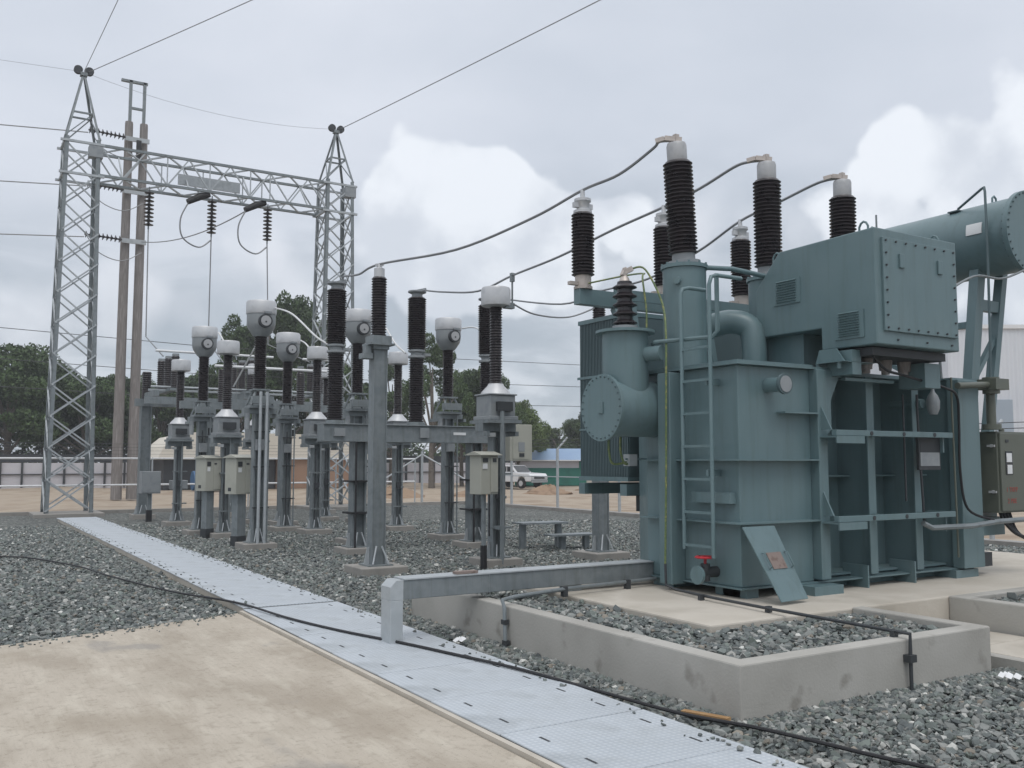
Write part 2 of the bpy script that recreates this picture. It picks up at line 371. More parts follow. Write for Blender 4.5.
# ------------------------------------------------------------------ ground, yard, driveway, covers
def ground():
    n = 70; xs = np.concatenate([[-2500, -600, -150], np.linspace(-50, 90, n), [180, 600, 2500]]); ys = np.concatenate([[-2500, -500, -60], np.linspace(-20, 90, n), [180, 700, 2500]])
    X, Y = np.meshgrid(xs, ys); Z = np.full_like(X, -.06)
    m = (Y > 34) | (X > 20)
    Z = Z + np.where(m & (X < 95) & (Y < 95), .05*np.sin(X*.7+Y*.3)*np.sin(Y*.55)+RNG.normal(0, .03, X.shape), 0)
    vs = np.stack([X, Y, Z], -1).reshape(-1, 3); W = len(xs); H = len(ys)
    mb = MB(); mb.add(vs.tolist(), [(j*W+i, j*W+i+1, (j+1)*W+i+1, (j+1)*W+i) for j in range(H-1) for i in range(W-1)], True)
    structure(mb.build('ground', 'sand'))
ground()
YARD = [(-40, -15), (17.4, -15), (17.4, 31.9), (-40, 31.9)]
structure(poly_sheet('gravel_yard', YARD, -.012, 'gravel').build('gravel_yard', 'gravel'))
DR = [(2.74, -6), (2.74, 9.98), (.5, 9.3), (-12, 5.0), (-30, -1), (-30, -6)]
structure(MB().prism(DR, 2, -.05, .02).build('driveway', 'drive', bevel=.01))
# kerb round the gravel yard
mb = MB(); mb.box(-40, 17.4, 31.9, 32.1, -.05, .09); mb.box(17.4, 17.6, -15, 32.1, -.05, .09)
structure(mb.build('yard_kerb', 'concf'))
# cable trench walls
mb = MB(); mb.box(2.80, 2.88, 10.1, 28.2, -.05, .055); mb.box(3.70, 3.78, 10.1, 28.2, -.05, .055); mb.box(2.8, 3.78, 9.965, 10.1, -.05, .055); mb.box(2.745, 2.784, -2, 9.96, -.05, .045); mb.box(3.66, 3.82, -2, 9.96, -.05, .043)
structure(mb.build('cable_trench', 'concl'))
ORD = ['first', 'second', 'third', 'fourth', 'fifth', 'sixth', 'seventh', 'eighth', 'ninth', 'tenth', 'eleventh', 'twelfth', 'thirteenth', 'fourteenth', 'fifteenth', 'sixteenth', 'seventeenth', 'eighteenth', 'nineteenth', 'twentieth',
       'twenty-first', 'twenty-second', 'twenty-third', 'twenty-fourth', 'twenty-fifth', 'twenty-sixth', 'twenty-seventh', 'twenty-eighth', 'twenty-ninth', 'thirtieth', 'thirty-first', 'thirty-second', 'thirty-third', 'thirty-fourth', 'thirty-fifth']
def covers():
    y = -0.6; k = 0; proto = {}
    while y < 27.9:
        near = y < 9.3
        L_, x0, x1, z = (.88, 2.785, 3.825, .046) if near else (.84, 2.79, 3.79, .062)
        key = near
        if key not in proto:
            t = thing('trench_cover', '', 'trench cover', ((x0+x1)/2, y, z), 'trench covers in the long strip')
            w = (x1-x0)/2
            pl = MB().box(-w, w, .005, L_-.005, 0, .012)
            ORG[t.name] = (0, 0, 0)
            pl.build('tread_plate', 'grate', t, bevel=.003)
            for sx in (-1, 1):
                for q in (.25, .75):
                    MB().box(sx*(w-.16)-.008, sx*(w-.16)+.008, L_*q-.05, L_*q+.05, .0115, .0135).build('hand_slot', 'dark', t)
            proto[key] = t
            o = t
        else: o = copy_tree(proto[key])
        o.location = ((x0+x1)/2, y, z + random.uniform(-.002, .002)); o.rotation_euler = (0, 0, random.uniform(-.006, .006))
        o['label'] = 'grey tread plate trench cover, %s counted from the near end of the long strip' % ORD[k]
        y += L_; k += 1
covers()
# ------------------------------------------------------------------ bunds and plinth
BH = .37
def bund():
    t = thing('bund_wall', 'low grey concrete bund wall around the transformer gravel pit', 'bund wall', (4.2, 4.2, 0))
    mb = MB(); w = .14
    outer = [(4.2, 4.2), (6.80, 4.2), (6.80, 5.35), (6.67, 5.35), (6.67, 4.34), (4.34, 4.34), (4.34, 8.7), (5.05, 8.7), (5.05, 8.84), (4.2, 8.84)]
    mb.prism(outer, 2, -.1, BH); mb.build('wall', 'conc', t, bevel=.012)
    t = thing('bund_wall', 'second low concrete bund wall at the right edge beyond the slab trench', 'bund wall', (8.1, 4, 0))
    mb = MB(); mb.prism([(8.02, 5.35), (8.02, 1.5), (8.16, 1.5), (8.16, 5.21), (14.2, 5.21), (14.2, 5.35)], 2, -.1, BH-.004); mb.build('wall', 'conc', t, bevel=.012)
bund()
# plinth the transformer stands on
structure(MB().prism([(5.05, 5.352), (12.6, 5.352), (12.6, 8.6), (5.05, 8.6)], 2, -.1, BH-.008).build('transformer_plinth', 'concl', bevel=.015))
structure(MB().box(4.34, 6.67, 4.34, 5.352, -.1, .285).build('pit_bed', 'gravel'))
structure(MB().box(4.34, 5.05, 5.352, 8.7, -.1, .283).build('pit_bed', 'gravel'))
structure(MB().box(8.16, 13.5, 1.6, 5.21, -.1, .285).build('pit_bed', 'gravel'))
# slab covers between the two bunds
def slab_covers():
    y = 5.30
    for k in range(6):
        o = MB().box(7.12, 7.98, y-.72+.006, y, .06, .11).build('slab_cover', 'concl', loc=(7.5, y, .06), bevel=.006)
        o.data.transform(Matrix.Identity(4))
        tagd(o, 'pale concrete slab cover between the two bunds, %s counted from the plinth' % ORD[k], 'slab cover', 'slab covers between the bunds')
        y -= .72
    structure(MB().box(7.0, 7.12, 1, 5.33, -.05, .105).build('slab_trench_kerb', 'conc'))
slab_covers()

# ------------------------------------------------------------------ crushed stone
def ico():
    t = (1+5**.5)/2
    v = np.array([(-1, t, 0), (1, t, 0), (-1, -t, 0), (1, -t, 0), (0, -1, t), (0, 1, t), (0, -1, -t), (0, 1, -t), (t, 0, -1), (t, 0, 1), (-t, 0, -1), (-t, 0, 1)], float); v /= np.linalg.norm(v[0])
    f = np.array([(0, 11, 5), (0, 5, 1), (0, 1, 7), (0, 7, 10), (0, 10, 11), (1, 5, 9), (5, 11, 4), (11, 10, 2), (10, 7, 6), (7, 1, 8), (3, 9, 4), (3, 4, 2), (3, 2, 6), (3, 6, 8), (3, 8, 9), (4, 9, 5), (2, 4, 11), (6, 2, 10), (8, 6, 7), (9, 8, 1)])
    return v, f
IV, IF = ico()
def stones(name, pts, zs, rad, label):
    n = len(pts)
    if n == 0: return
    K = 40; shapes = []
    for k in range(K):
        s = IV*(1+RNG.uniform(-.2, .35, (12, 1)))
        for _ in range(6):
            nn = RNG.normal(size=3); nn /= np.linalg.norm(nn); dd = RNG.uniform(.35, .7); h_ = s@nn; s = s - np.where(h_ > dd, h_-dd, 0)[:, None]*nn
        shapes.append(s*RNG.uniform(.7, 1.35, 3)*1.12)
    shapes = np.array(shapes)
    q = RNG.normal(size=(n, 4)); q /= np.linalg.norm(q, axis=1, keepdims=True); w, x, y, z = q.T
    Rm = np.stack([1-2*(y*y+z*z), 2*(x*y-z*w), 2*(x*z+y*w), 2*(x*y+z*w), 1-2*(x*x+z*z), 2*(y*z-x*w), 2*(x*z-y*w), 2*(y*z+x*w), 1-2*(x*x+y*y)], -1).reshape(n, 3, 3)
    V = np.einsum('nij,nkj->nki', Rm, shapes[RNG.integers(0, K, n)]) * rad[:, None, None]
    V[:, :, 2] *= .8
    V += np.stack([pts[:, 0], pts[:, 1], zs], -1)[:, None, :]
    Fc = (IF[None] + (np.arange(n)*12)[:, None, None]).reshape(-1, 3)
    me = bpy.data.meshes.new(name); me.vertices.add(n*12); me.vertices.foreach_set('co', V.astype(np.float32).ravel())
    m = len(Fc); me.loops.add(m*3); me.loops.foreach_set('vertex_index', Fc.astype(np.int32).ravel())
    me.polygons.add(m); me.polygons.foreach_set('loop_start', np.arange(0, m*3, 3, dtype=np.int32)); me.polygons.foreach_set('loop_total', np.full(m, 3, np.int32))
    me.update(calc_edges=True); me.shade_flat()
    pal = np.array([(.135, .15, .145), (.155, .175, .165), (.10, .112, .112), (.20, .21, .20), (.17, .175, .165), (.27, .275, .26), (.15, .172, .155), (.21, .19, .16), (.46, .46, .43)])
    pr = np.array([.2, .16, .16, .14, .11, .09, .08, .03, .03]); c = pal[RNG.choice(len(pal), n, p=pr/pr.sum())]*RNG.uniform(.85, 1.4, (n, 1))
    at = me.attributes.new('tint', 'FLOAT_COLOR', 'POINT'); cc = np.ones((n, 12, 4), np.float32); cc[:, :, :3] = c[:, None, :]; at.data.foreach_set('color', cc.ravel())
    o = bpy.data.objects.new(name, me); COL.objects.link(o); me.materials.append(M['stone'])
    o['kind'] = 'stuff'; o['label'] = label; o['category'] = 'gravel'
def inpoly(P, poly):
    x, y = P.T; r = np.zeros(len(P), bool); n = len(poly)
    for i in range(n):
        x0, y0 = poly[i]; x1, y1 = poly[(i+1) % n]
        c = ((y0 > y) != (y1 > y)) & (x < (x1-x0)*(y-y0)/((y1-y0) or 1e-9)+x0); r ^= c
    return r
def scatter():
    allp, allr = [], []
    for d0, d1, dens, r in ((2.2, 7, 1150, .020), (7, 11, 800, .021), (11, 16, 560, .023), (16, 26, 330, .027)):
        area = .5*(d1*d1-d0*d0)*R(72); n = int(area*dens)
        a = RNG.uniform(R(31.5-36), R(31.5+36), n); d = np.sqrt(RNG.uniform(d0*d0, d1*d1, n))
        P = np.stack([d*np.sin(a), d*np.cos(a)], -1); allp.append(P); allr.append(np.full(n, r)*RNG.lognormal(0, .36, n))
    P = np.concatenate(allp); r = np.minimum(np.concatenate(allr)*.9, .036)
    k = (P[:, 0] < 17.3) & (P[:, 1] < 31.8) & ~inpoly(P, DR)
    k &= ~((P[:, 0] > 2.74) & (P[:, 0] < np.where(P[:, 1] < 9.96, 3.83, 3.79)) & (P[:, 1] < 28.3))
    k &= ~((P[:, 0] > 4.2) & (P[:, 0] < 6.8) & (P[:, 1] > 4.2) & (P[:, 1] < 8.8))
    k &= ~((P[:, 0] > 6.9) & (P[:, 1] > 5.3) & (P[:, 1] < 8.6) & (P[:, 0] < 12.6))
    k &= ~((P[:, 0] > 7.0) & (P[:, 0] < 13.5) & (P[:, 1] < 5.35))
    P, r = P[k], r[k]
    stones('gravel', P, r*RNG.uniform(-.2, .5, len(P)), r, 'loose crushed stone covering the substation yard')
    # heaped a little against the bund and the trench
    n = 1500; y = RNG.uniform(4.2, 8.8, n); P = np.stack([4.2-np.abs(RNG.normal(0, .09, n)), y], -1); r = np.full(n, .021)*RNG.lognormal(0, .25, n)
    n2 = 1300; x = RNG.uniform(4.2, 7.0, n2); P2 = np.stack([x, 4.2-np.abs(RNG.normal(0, .09, n2))], -1); r2 = np.full(n2, .021)*RNG.lognormal(0, .25, n2)
    P = np.concatenate([P, P2]); r = np.concatenate([r, r2]); zz = .035*np.exp(-np.concatenate([4.2-P[:n, 0], 4.2-P2[:, 1]])/.1)
    k = P[:, 0] > 3.8
    r = np.minimum(r, .03); stones('gravel', P[k], zz[k], r[k], 'crushed stone banked against the bund wall')
    def fill(x0, x1, y0, y1, z, dens=1000):
        n = int((x1-x0)*(y1-y0)*dens); P = np.stack([RNG.uniform(x0+.02, x1-.02, n), RNG.uniform(y0+.02, y1-.02, n)], -1); r = .021*RNG.lognormal(0, .28, n); return P, z+r*RNG.uniform(-.2, .7, n), r
    A = [fill(4.34, 6.67, 4.34, 5.34, .31), fill(4.34, 5.04, 5.34, 8.7, .31)]
    stones('gravel', *[np.concatenate([a[i] for a in A]) for i in range(3)], 'crushed stone filling the pit inside the bund wall')
    stones('gravel', *fill(8.17, 12, 2.5, 5.2, .31, 800), 'crushed stone filling the second pit at right')
scatter()
def spill():
    n = 420; y = RNG.uniform(3, 27, n); side = RNG.random(n) < .7; x = np.where(side, 3.78-np.abs(RNG.normal(0, .05, n)), 2.8+np.abs(RNG.normal(0, .04, n)))
    z = np.where(y < 9.96, .058, .074); k = (side | (y > 10.2)) & ~((y > 7.3) & (y < 7.7)); r = .011*RNG.lognormal(0, .35, n); stones('gravel', np.stack([x, y], -1)[k], (z+r*.4)[k], r[k], 'stray stones lying on the trench covers')
    n = 500; t = RNG.uniform(0, 1, n)**1; e0 = np.array([2.7, 9.95]); e1 = np.array([-4.5, 7.6]); P = e0+(e1-e0)*t[:, None]; P[:, 1] -= np.abs(RNG.normal(0, .12, n)); P[:, 1] = np.where(P[:, 0] < .5, P[:, 1]+(-(.5-P[:, 0])*.0), P[:, 1])
    r = .011*RNG.lognormal(0, .35, n); k = inpoly(P, DR); stones('gravel', P[k], (.022+r*.3)[k], r[k], 'stray stones along the edge of the driveway slab')
spill()

# ------------------------------------------------------------------ insulators
def shed_profile(h, n, rc, rs, droop=.35, top=True):
    if n > 8: n = int(n*1.3); rc = rc*.45+rs*.5
    p = h/n; pr = [(rc, 0)]
    for k in range(n):
        z = k*p
        pr += [(rc, z+p*.10), (rs, z+p*.30), (rs, z+p*.38), (rc*1.04, z+p*.72)]
    pr.append((rc, h)); return pr
def insulator(mb, x, y, z0, z1, n, rc, rs, axis=(0, 0, 1), seg=22):
    return mb.lathe(shed_profile(z1-z0, n, rc, rs), (x, y, z0), axis, seg)

# ------------------------------------------------------------------ POWER TRANSFORMER
T = thing('power_transformer', 'large grey green oil filled power transformer on the concrete plinth', 'transformer', (7.9, 6.8, BH-.008))
zb = BH-.008
TZ = 2.50
def transformer():
    g = 'green'
    # tank core
    mb = MB()
    mb.prism([(6.24, 6.2), (7.2, 6.2), (7.2, 6.62), (9.45, 6.62), (9.45, 6.2), (9.8, 6.2), (9.8, 8.2), (6.7, 8.2), (6.24, 7.5)], 2, zb+.10, TZ)
    tank = mb.build('tank', g, T, bevel=.01)
    # cover flange
    mb = MB(); mb.prism([(6.17, 6.13), (7.42, 6.13), (7.42, 6.42), (9.4, 6.42), (9.4, 6.13), (9.87, 6.13), (9.87, 8.27), (6.66, 8.27), (6.17, 7.54)], 2, TZ, TZ+.022)
    mb.prism([(6.19, 6.15), (7.2, 6.15), (7.2, 6.45), (9.85, 6.45), (9.85, 8.25), (6.67, 8.25), (6.19, 7.53)], 2, TZ+.024, TZ+.042)
    fl = mb.build('cover_flange', g, T)
    mb = MB()
    for k in range(26): mb.cyl((6.205, 6.2+k*.05, TZ-.01), (6.205, 6.2+k*.05, TZ+.06), .008, n=6)
    for k in range(20): mb.cyl((6.25+k*.05, 6.17, TZ-.01), (6.25+k*.05, 6.17, TZ+.06), .008, n=6)
    # horizontal stiffener shelves on left part
    for z in (1.62, 1.045):
        MB().prism([(6.13, 6.09), (7.2, 6.09), (7.2, 6.2), (6.24, 6.2), (6.24, 7.02), (6.13, 7.02)], 2, z-.007, z+.007).build('stiffener', g, T)
        MB().box(6.14, 6.24, 7.17, 7.5, z-.007, z+.007).build('stiffener', g, T)
    MB().box(6.74, 7.2, 6.09, 6.2, 2.06, 2.075).build('stiffener', g, T)
    # jacking pads / lugs near the base of left face
    MB().box(6.16, 6.24, 6.25, 6.75, 1.22, 1.32).build('jacking_lug', g, T)
    # vertical channel by ladder
    MB().prism([(6.06, 6.94), (6.24, 6.94), (6.24, 7.12), (6.06, 7.12)], 2, zb+.06, TZ-.02).build('cable_duct', g, T, bevel=.008)
    # base plate and skids
    MB().prism([(6.2, 6.16), (9.84, 6.16), (9.84, 8.2), (6.66, 8.2), (6.2, 7.52)], 2, zb+.085, zb+.10).build('base_plate', g, T)
    for x0, x1, y0, y1 in ((6.3, 6.52, 6.28, 6.5), (6.26, 6.6, 7.15, 7.45), (6.95, 7.35, 5.98, 6.4), (9.3, 9.7, 6.1, 6.5), (8.0, 8.4, 6.5, 7), (6.3, 6.45, 6.2, 6.6)):
        MB().box(x0, x1, y0, y1, zb, zb+.083).build('skid', g, T)
    # big corner web
    mb = MB(); mb.box(7.2, 7.33, 6.10, 6.615, zb+.12, TZ-.002); mb.build('corner_web', g, T, bevel=.008)
    mb = MB(); mb.prism([(7.332, TZ-.002), (7.332, 1.86), (7.40, 1.92), (7.40, TZ-.3), (7.56, TZ-.002)], 1, 6.11, 6.13); mb.build('gusset', g, T)
    # recessed ribs
    for x in (8.02, 8.76):
        rb = MB().box(x, x+.11, 6.18, 6.195, zb+.12, TZ-.03).build('rib', g, T)
        MB().box(x+.07, x+.085, 6.196, 6.62, zb+.12, TZ-.03).build('rib_web', g, rb)
    for x, y in ((7.86, 6.3), (8.6, 6.3)):
        MB().box(x, x+.02, 6.1, 6.4, zb+.0, zb+.22).build('base_gusset', g, T)
    MB().box(7.41, 9.38, 6.46, 6.618, 1.45, 1.465).build('stiffener', g, T)
    MB().box(7.41, 9.38, 6.36, 6.5, zb, zb+.118).build('base_beam', g, T)
    MB().box(7.41, 9.44, 6.3, 6.618, zb+.12, zb+.14).build('stiffener', g, T)
    MB().box(9.40, 9.77, 6.06, 6.2, zb+.1, TZ-.003).build('end_column', g, T, bevel=.008)
    # projecting brackets with rails
    for z in (1.88, 1.06):
        br = MB().box(7.24, 9.06, 5.92, 5.98, z-.028, z+.028).build('bracket_rail', g, T, bevel=.004)
        MB().box(7.22, 7.62, 5.9, 6.1, z-.045, z-.03).box(7.22, 7.62, 5.9, 5.915, z-.1, z-.045).build('bracket_shelf', g, T)
        for x in (7.7, 8.2, 8.7):
            MB().cyl((x+.05, 5.94, z), (x+.05, 5.915, z), .022, n=10).build('bracket_bolt', 'dark', T)
        for x in (8.04, 8.78): MB().box(x, x+.06, 5.982, 6.178, z-.02, z+.02).build('bracket_arm', g, T)
        MB().prism([(5.98, z+.03), (6.1, z+.03), (6.1, z+.26)], 0, 7.24, 7.255).build('gusset', g, T)
        MB().box(8.98, 9.0, 5.985, 6.2, z-.18, z+.028).build('gusset', g, T)
    # nameplate frame on recess
    MB().box(8.62, 8.98, 6.02, 6.05, 1.52, 1.86).build('name_plate', 'dark', T)
    MB().box(8.64, 8.96, 6.015, 6.02, 1.56, 1.7).build('name_plate', 'greyp', T)
    # dial thermometers / gauges on tank
    def valve_gauge(x, y, z, r, L_=.22, m='green'):
        v = MB().cyl((x, y, z), (x, y-L_, z), r*.8, n=20).build('gauge', m, T)
        MB().cyl((x, y-L_-.001, z), (x, y-L_-.03, z), r*1.12, n=24).build('gauge_face', 'fin', v)
        MB().cyl((x, y-L_-.031, z), (x, y-L_-.036, z), r*.9, n=20).build('gauge_glass', 'greyp', v)
    valve_gauge(6.62, 6.2, 2.32, .085, .2, 'green')
    MB().cyl((8.86, 6.5, 2.22), (8.86, 6.12, 2.22), .05, n=14).build('pipe_stub', g, T)
    MB().lathe([(.001, 0), (.04, .0), (.065, .06), (.07, .14), (.05, .2), (.02, .24), (.012, .32)], (8.92, 6.04, 2.1), n=16).build('breather', 'greyp', T)
    # drain valve with red wheel
    v = MB().cyl((6.24, 6.52, .58), (6.02, 6.52, .58), .05, n=14).cyl((6.1, 6.52, .5), (6.1, 6.52, .66), .045, n=12).build('drain_valve', 'dark', T)
    MB().cyl((6.02, 6.52, .56), (5.99, 6.52, .56), .085, n=20).build('valve_flange', g, v)
    MB().cyl((6.1, 6.52, .66), (6.1, 6.52, .72), .014, n=8).lathe([(.085, 0), (.1, .008), (.085, .02), (.06, .02), (.06, 0), (.085, 0)], (6.1, 6.52, .71), n=20).bar((6.01, 6.52, .72), (6.19, 6.52, .72), .02).bar((6.1, 6.43, .72), (6.1, 6.61, .72), .02).build('hand_wheel', 'red', v)
    # ladder
    def Y_at(px, X): return X/math.tan(R(31.5)+math.atan((px-512)/930))
    Xl = 6.08
    y1, y2 = 6.775, 6.385
    top = 3.28
    lad = MB()
    lad.tube([(Xl, y1, .78), (Xl, y1, top-.05), (Xl+.02, y1, top), (Xl+.1, y1, top+.02), (Xl+.32, y1, top+.02)], .02, 10)
    lad.tube([(Xl, y2, .72), (Xl, y2, top-.02), (Xl+.03, y2, top+.06), (Xl+.1, y2, top+.08), (Xl+.42, y2, top+.08)], .02, 10)
    z = .82
    while z < 2.7: lad.box(Xl-.012, Xl+.012, y2, y1, z-.012, z+.012); z += .31
    lad.build('ladder', g, T)
    # ladder cleats
    for z in (1.5, 2.35): MB().box(Xl, 6.24, y2+.05, y2+.08, z-.03, z+.03).build('cleat', g, T)
    # hand rail over the cover
    MB().tube([(6.70, 7.10, 3.62), (7.0, 7.0, 3.62), (7.5, 7.02, 3.60)], .026, 10).build('handrail', g, T)
    MB().tube([(6.26, 6.47, 3.40), (6.26, 6.47, 2.85), (6.24, 6.52, 2.79), (6.18, 6.62, 2.79), (6.02, 7.1, 2.79), (6.12, 7.25, 2.79)], .022, 8).build('handrail', g, T)
    # HV turrets with bushings
    bx = [(6.55, 7.24, -.065), (7.80, 7.24, -.03), (9.06, 7.24, -.02)]
    for k, (x, y, tl) in enumerate(bx):
        mb = MB(); mb.cyl((x, y, TZ+.04), (x, y, 3.60), .225, n=40); tur = mb.build('turret', g, T)
        fl_ = MB().cyl((x, y, 3.602), (x, y, 3.64), .245, n=40)
        lug = MB()
        for a in range(12): fl_.cyl((x+.232*math.cos(a*.5236), y+.232*math.sin(a*.5236), 3.64), (x+.232*math.cos(a*.5236), y+.232*math.sin(a*.5236), 3.66), .012, n=6)
        lug.cyl((x-.20, y-.12, 3.45), (x-.235, y-.135, 3.45), .04, n=16)
        lug.build('side_plug', g, tur); fl_.build('turret_flange', g, tur)
        ax = Vector((tl, -.03 if k else 0, 1)).normalized(); b0 = Vector((x, y, 3.642)); P = lambda h: b0+ax*h
        bu = MB().lathe([(.17, 0), (.17, .05), (.12, .06), (.12, .13)], b0, ax, 24).build('bushing', 'greyp', T)
        MB().lathe(shed_profile(.98, 19, .115, .155), P(.125), ax, 26).build('insulator', 'porc', bu)
        MB().lathe([(.1, 0), (.105, .02), (.105, .17), (.095, .20), (.05, .215), (.02, .22)], P(1.105), ax, 24).build('cap', 'capgrey', bu)
        q = P(1.34)
        MB().cyl(P(1.32), P(1.40), .022, n=10).bar(q+Vector((.05, -.03, .0)), q+Vector((-.10, .07, .02)), .06, .05).bar(q+Vector((-.10, .07, .02)), q+Vector((-.16, .14, .0)), .045).bar(q+Vector((0, 0, -.02)), q+Vector((0, 0, .06)), .05).build('terminal_clamp', 'brass', bu)
    # cooler pipe elbows between turrets
    MB().tube(smooth_path([(7.05, 7.5, 3.05), (7.25, 7.3, 3.12), (7.38, 7.15, 3.05), (7.4, 7.1, 2.85), (7.4, 7.1, 2.54)], 5), .13, 22).build('oil_pipe', g, T)
    # neutral turret: horizontal drum with elbow on left end
    mb = MB(); mb.cyl((5.62, 7.42, 2.14), (6.26, 7.42, 2.14), .285, n=44); ct = mb.build('cable_drum', g, T)
    MB().cyl((5.585, 7.42, 2.14), (5.62, 7.42, 2.14), .335, n=48).build('end_flange', g, ct)
    for a in range(28):
        t = a*2*math.pi/28; MB().cyl((5.572, 7.42+.308*math.cos(t), 2.14+.308*math.sin(t)), (5.586, 7.42+.308*math.cos(t), 2.14+.308*math.sin(t)), .008, n=6).build('bolt', 'fin', ct)
    MB().box(5.572, 5.584, 7.38, 7.46, 2.08, 2.2).build('cover_plate', g, ct, bevel=.004)
    MB().cyl((5.90, 7.42, 2.2), (5.90, 7.42, 2.90), .235, n=40).build('riser', g, ct)
    MB().cyl((5.90, 7.42, 2.902), (5.90, 7.42, 2.93), .30, n=40).build('riser_flange', g, ct)
    MB().cyl((5.98, 7.3, 2.68), (6.05, 7.02, 2.68), .075, n=20).build('handhole', g, ct)
    nb = MB().cyl((5.90, 7.42, 2.932), (5.90, 7.42, 2.98), .13, n=24).build('neutral_bushing', 'greyp', T)
    MB().lathe(shed_profile(.46, 5, .075, .125), (5.90, 7.42, 2.98), n=26).build('insulator', 'porc', nb)
    MB().lathe([(.06, 0), (.045, .04), (.02, .07), (.018, .14)], (5.90, 7.42, 3.44), n=12).bar((5.90, 7.42, 3.54), (5.97, 7.38, 3.58), .05).bar((5.88, 7.42, 3.50), (5.92, 7.42, 3.58), .05).build('terminal_clamp', 'brass', nb)
    # earth leads
    MB().tube(smooth_path([(5.97, 7.38, 3.58), (6.06, 7.28, 3.56), (6.14, 7.12, 3.2), (6.08, 7.0, 2.85), (6.04, 6.96, 2.5), (6.03, 6.97, 1.5), (6.03, 7.0, .6)], 6), .011, 6).build('earth_lead', 'yg', T)
    MB().tube(smooth_path([(6.3, 8.6, 3.66), (6.45, 8.1, 3.68), (6.3, 7.6, 3.6), (6.12, 7.4, 3.5), (6.1, 7.32, 3.15), (6.08, 7.3, 2.9)], 6), .010, 6).build('earth_lead', 'yg', T)
    for a, b in ((5.82, 7.6), (5.93, 7.55)):
        MB().tube(smooth_path([(a, b, 1.86), (a, b, 1.7), (a+.06, b, 1.58), (6.1, 7.56, 1.62)], 6), .012, 6).build('earth_lead', 'yg', T)
    MB().box(6.02, 6.12, 7.52, 7.62, 1.56, 1.68).build('junction_box', 'galvl', T)
    MB().bar((6.0, 7.56, 1.63), (6.3, 7.56, 1.63), .02).build('bracket', g, T)
    # radiator banks behind the tank
    def radiator(x0, x1, y0, y1, z0, z1, nlab):
        r_ = MB().box(x0, x1, y0, y1, z1-.05, z1).box(x0, x1, y0, y1, z0, z0+.05).box(x0+.01, x0+.03, y0, y1, z0+.60, z0+.62).build('radiator', g, T)
        f = MB(); n = int((y1-y0)/.03)
        for k in range(n): y = y0 + .01 + k*.03; f.box(x0+.012, x1-.01, y, y+.016, z0+.05, z1-.05)
        f.box(x0+.03, x1-.03, y0+.003, y1-.003, z0+.06, z1-.06)
        f.build('cooling_fins', 'fin', r_)
        MB().box(x0, x0+.012, y0-.01, y1+.02, z0+1.22, z0+1.25).build('tie_bar', g, r_)
    radiator(6.62, 7.75, 8.3, 9.25, 1.38, 3.32, 0)
    radiator(7.85, 8.98, 8.3, 9.25, 1.38, 3.32, 1)
    radiator(9.08, 9.75, 8.3, 9.25, 1.38, 3.32, 2)
    MB().box(6.6, 9.8, 8.3, 8.42, 1.22, 1.35).box(6.6, 9.8, 9.1, 9.22, 1.22, 1.35).build('radiator_frame', g, T)
    MB().box(7.3, 7.8, 8.5, 9.0, 1.0, 1.2).build('cooling_fan', 'dark', T)
    # arrester bracket beam
    MB().box(6.20, 9.3, 8.62, 8.74, 3.42, 3.60).box(6.5, 9.3, 8.34, 8.38, 3.46, 3.58).build('arrester_beam', g, T)
    for x in (6.75, 7.9, 9.1): MB().bar((x, 8.68, 3.42), (x, 8.2, 2.5), .08).bar((x, 8.36, 3.42), (x, 8.2, 2.6), .07).build('beam_stay', g, T)
    for x in (6.29, 7.53, 8.84):
        y = 8.68; a_ = MB().cyl((x, y, 3.60), (x, y, 3.63), .11, n=20).cyl((x, y, 3.63), (x, y, 3.76), .095, n=20).box(x-.2, x-.07, y-.03, y+.03, 3.64, 3.68).build('surge_arrester', 'brass', T)
        insulator(MB(), x, y, 3.76, 4.50, 15, .10, .135, seg=24).build('insulator', 'porc', a_)
        MB().lathe([(.11, 0), (.11, .03), (.07, .05), (.08, .12), (.1, .14), (.1, .17), (.03, .18), (.025, .28)], (x, y, 4.50), n=16).box(x-.13, x+.13, y-.025, y+.025, 4.56, 4.62).build('cap', 'alu', a_)
    # LV cable box on top, overhanging the recessed side
    X0, X1 = 7.46, 8.74
    prof = [(5.6, 2.71), (6.25, 2.71), (6.25, 2.93), (7.12, 2.93), (7.12, 3.44), (6.78, 3.81), (5.6, 3.83)]
    cb = MB().prism(prof, 0, X0, X1).build('cable_box', g, T, bevel=.012)
    pl = MB().box(X0+.09, X1-.05, 5.575, 5.60, 2.84, 3.74).build('bolted_panel', g, cb, bevel=.004)
    def bolt(x, z, y=5.575): MB().cyl((x, y, z), (x, y-.014, z), .010, n=6).build('bolt', 'dark', pl)
    for k in range(8):
        x = X0+.13+k*(X1-X0-.22)/7
        for z in (2.87, 3.71): bolt(x, z)
    for k in range(1, 7):
        z = 2.87+k*.84/7
        for x in (X0+.13, X1-.09): bolt(x, z)
    for x in (X0+.3, X0+.75, X0+1.15): bolt(x, 2.765, 5.6)
    for x in (X0+.32, X0+.92): MB().box(x, x+.07, 5.555, 5.5745, 3.46, 3.60).build('panel_handle', g, pl, bevel=.006)
    for y0, y1, z0, z1, n in ((6.50, 6.86, 3.24, 3.50, 9), (5.74, 6.08, 2.79, 3.06, 10)):
        lv = MB().box(X0-.012, X0-.001, y0, y1, z0, z1).build('louvre', g, cb)
        mb = MB()
        for k in range(n):
            z = z0+.03+k*(z1-z0-.05)/(n-1); mb.prism([(X0-.03, z), (X0-.012, z+.012), (X0-.012, z-.004)], 1, y0+.05, y1-.05)
        mb.build('slats', g, lv)
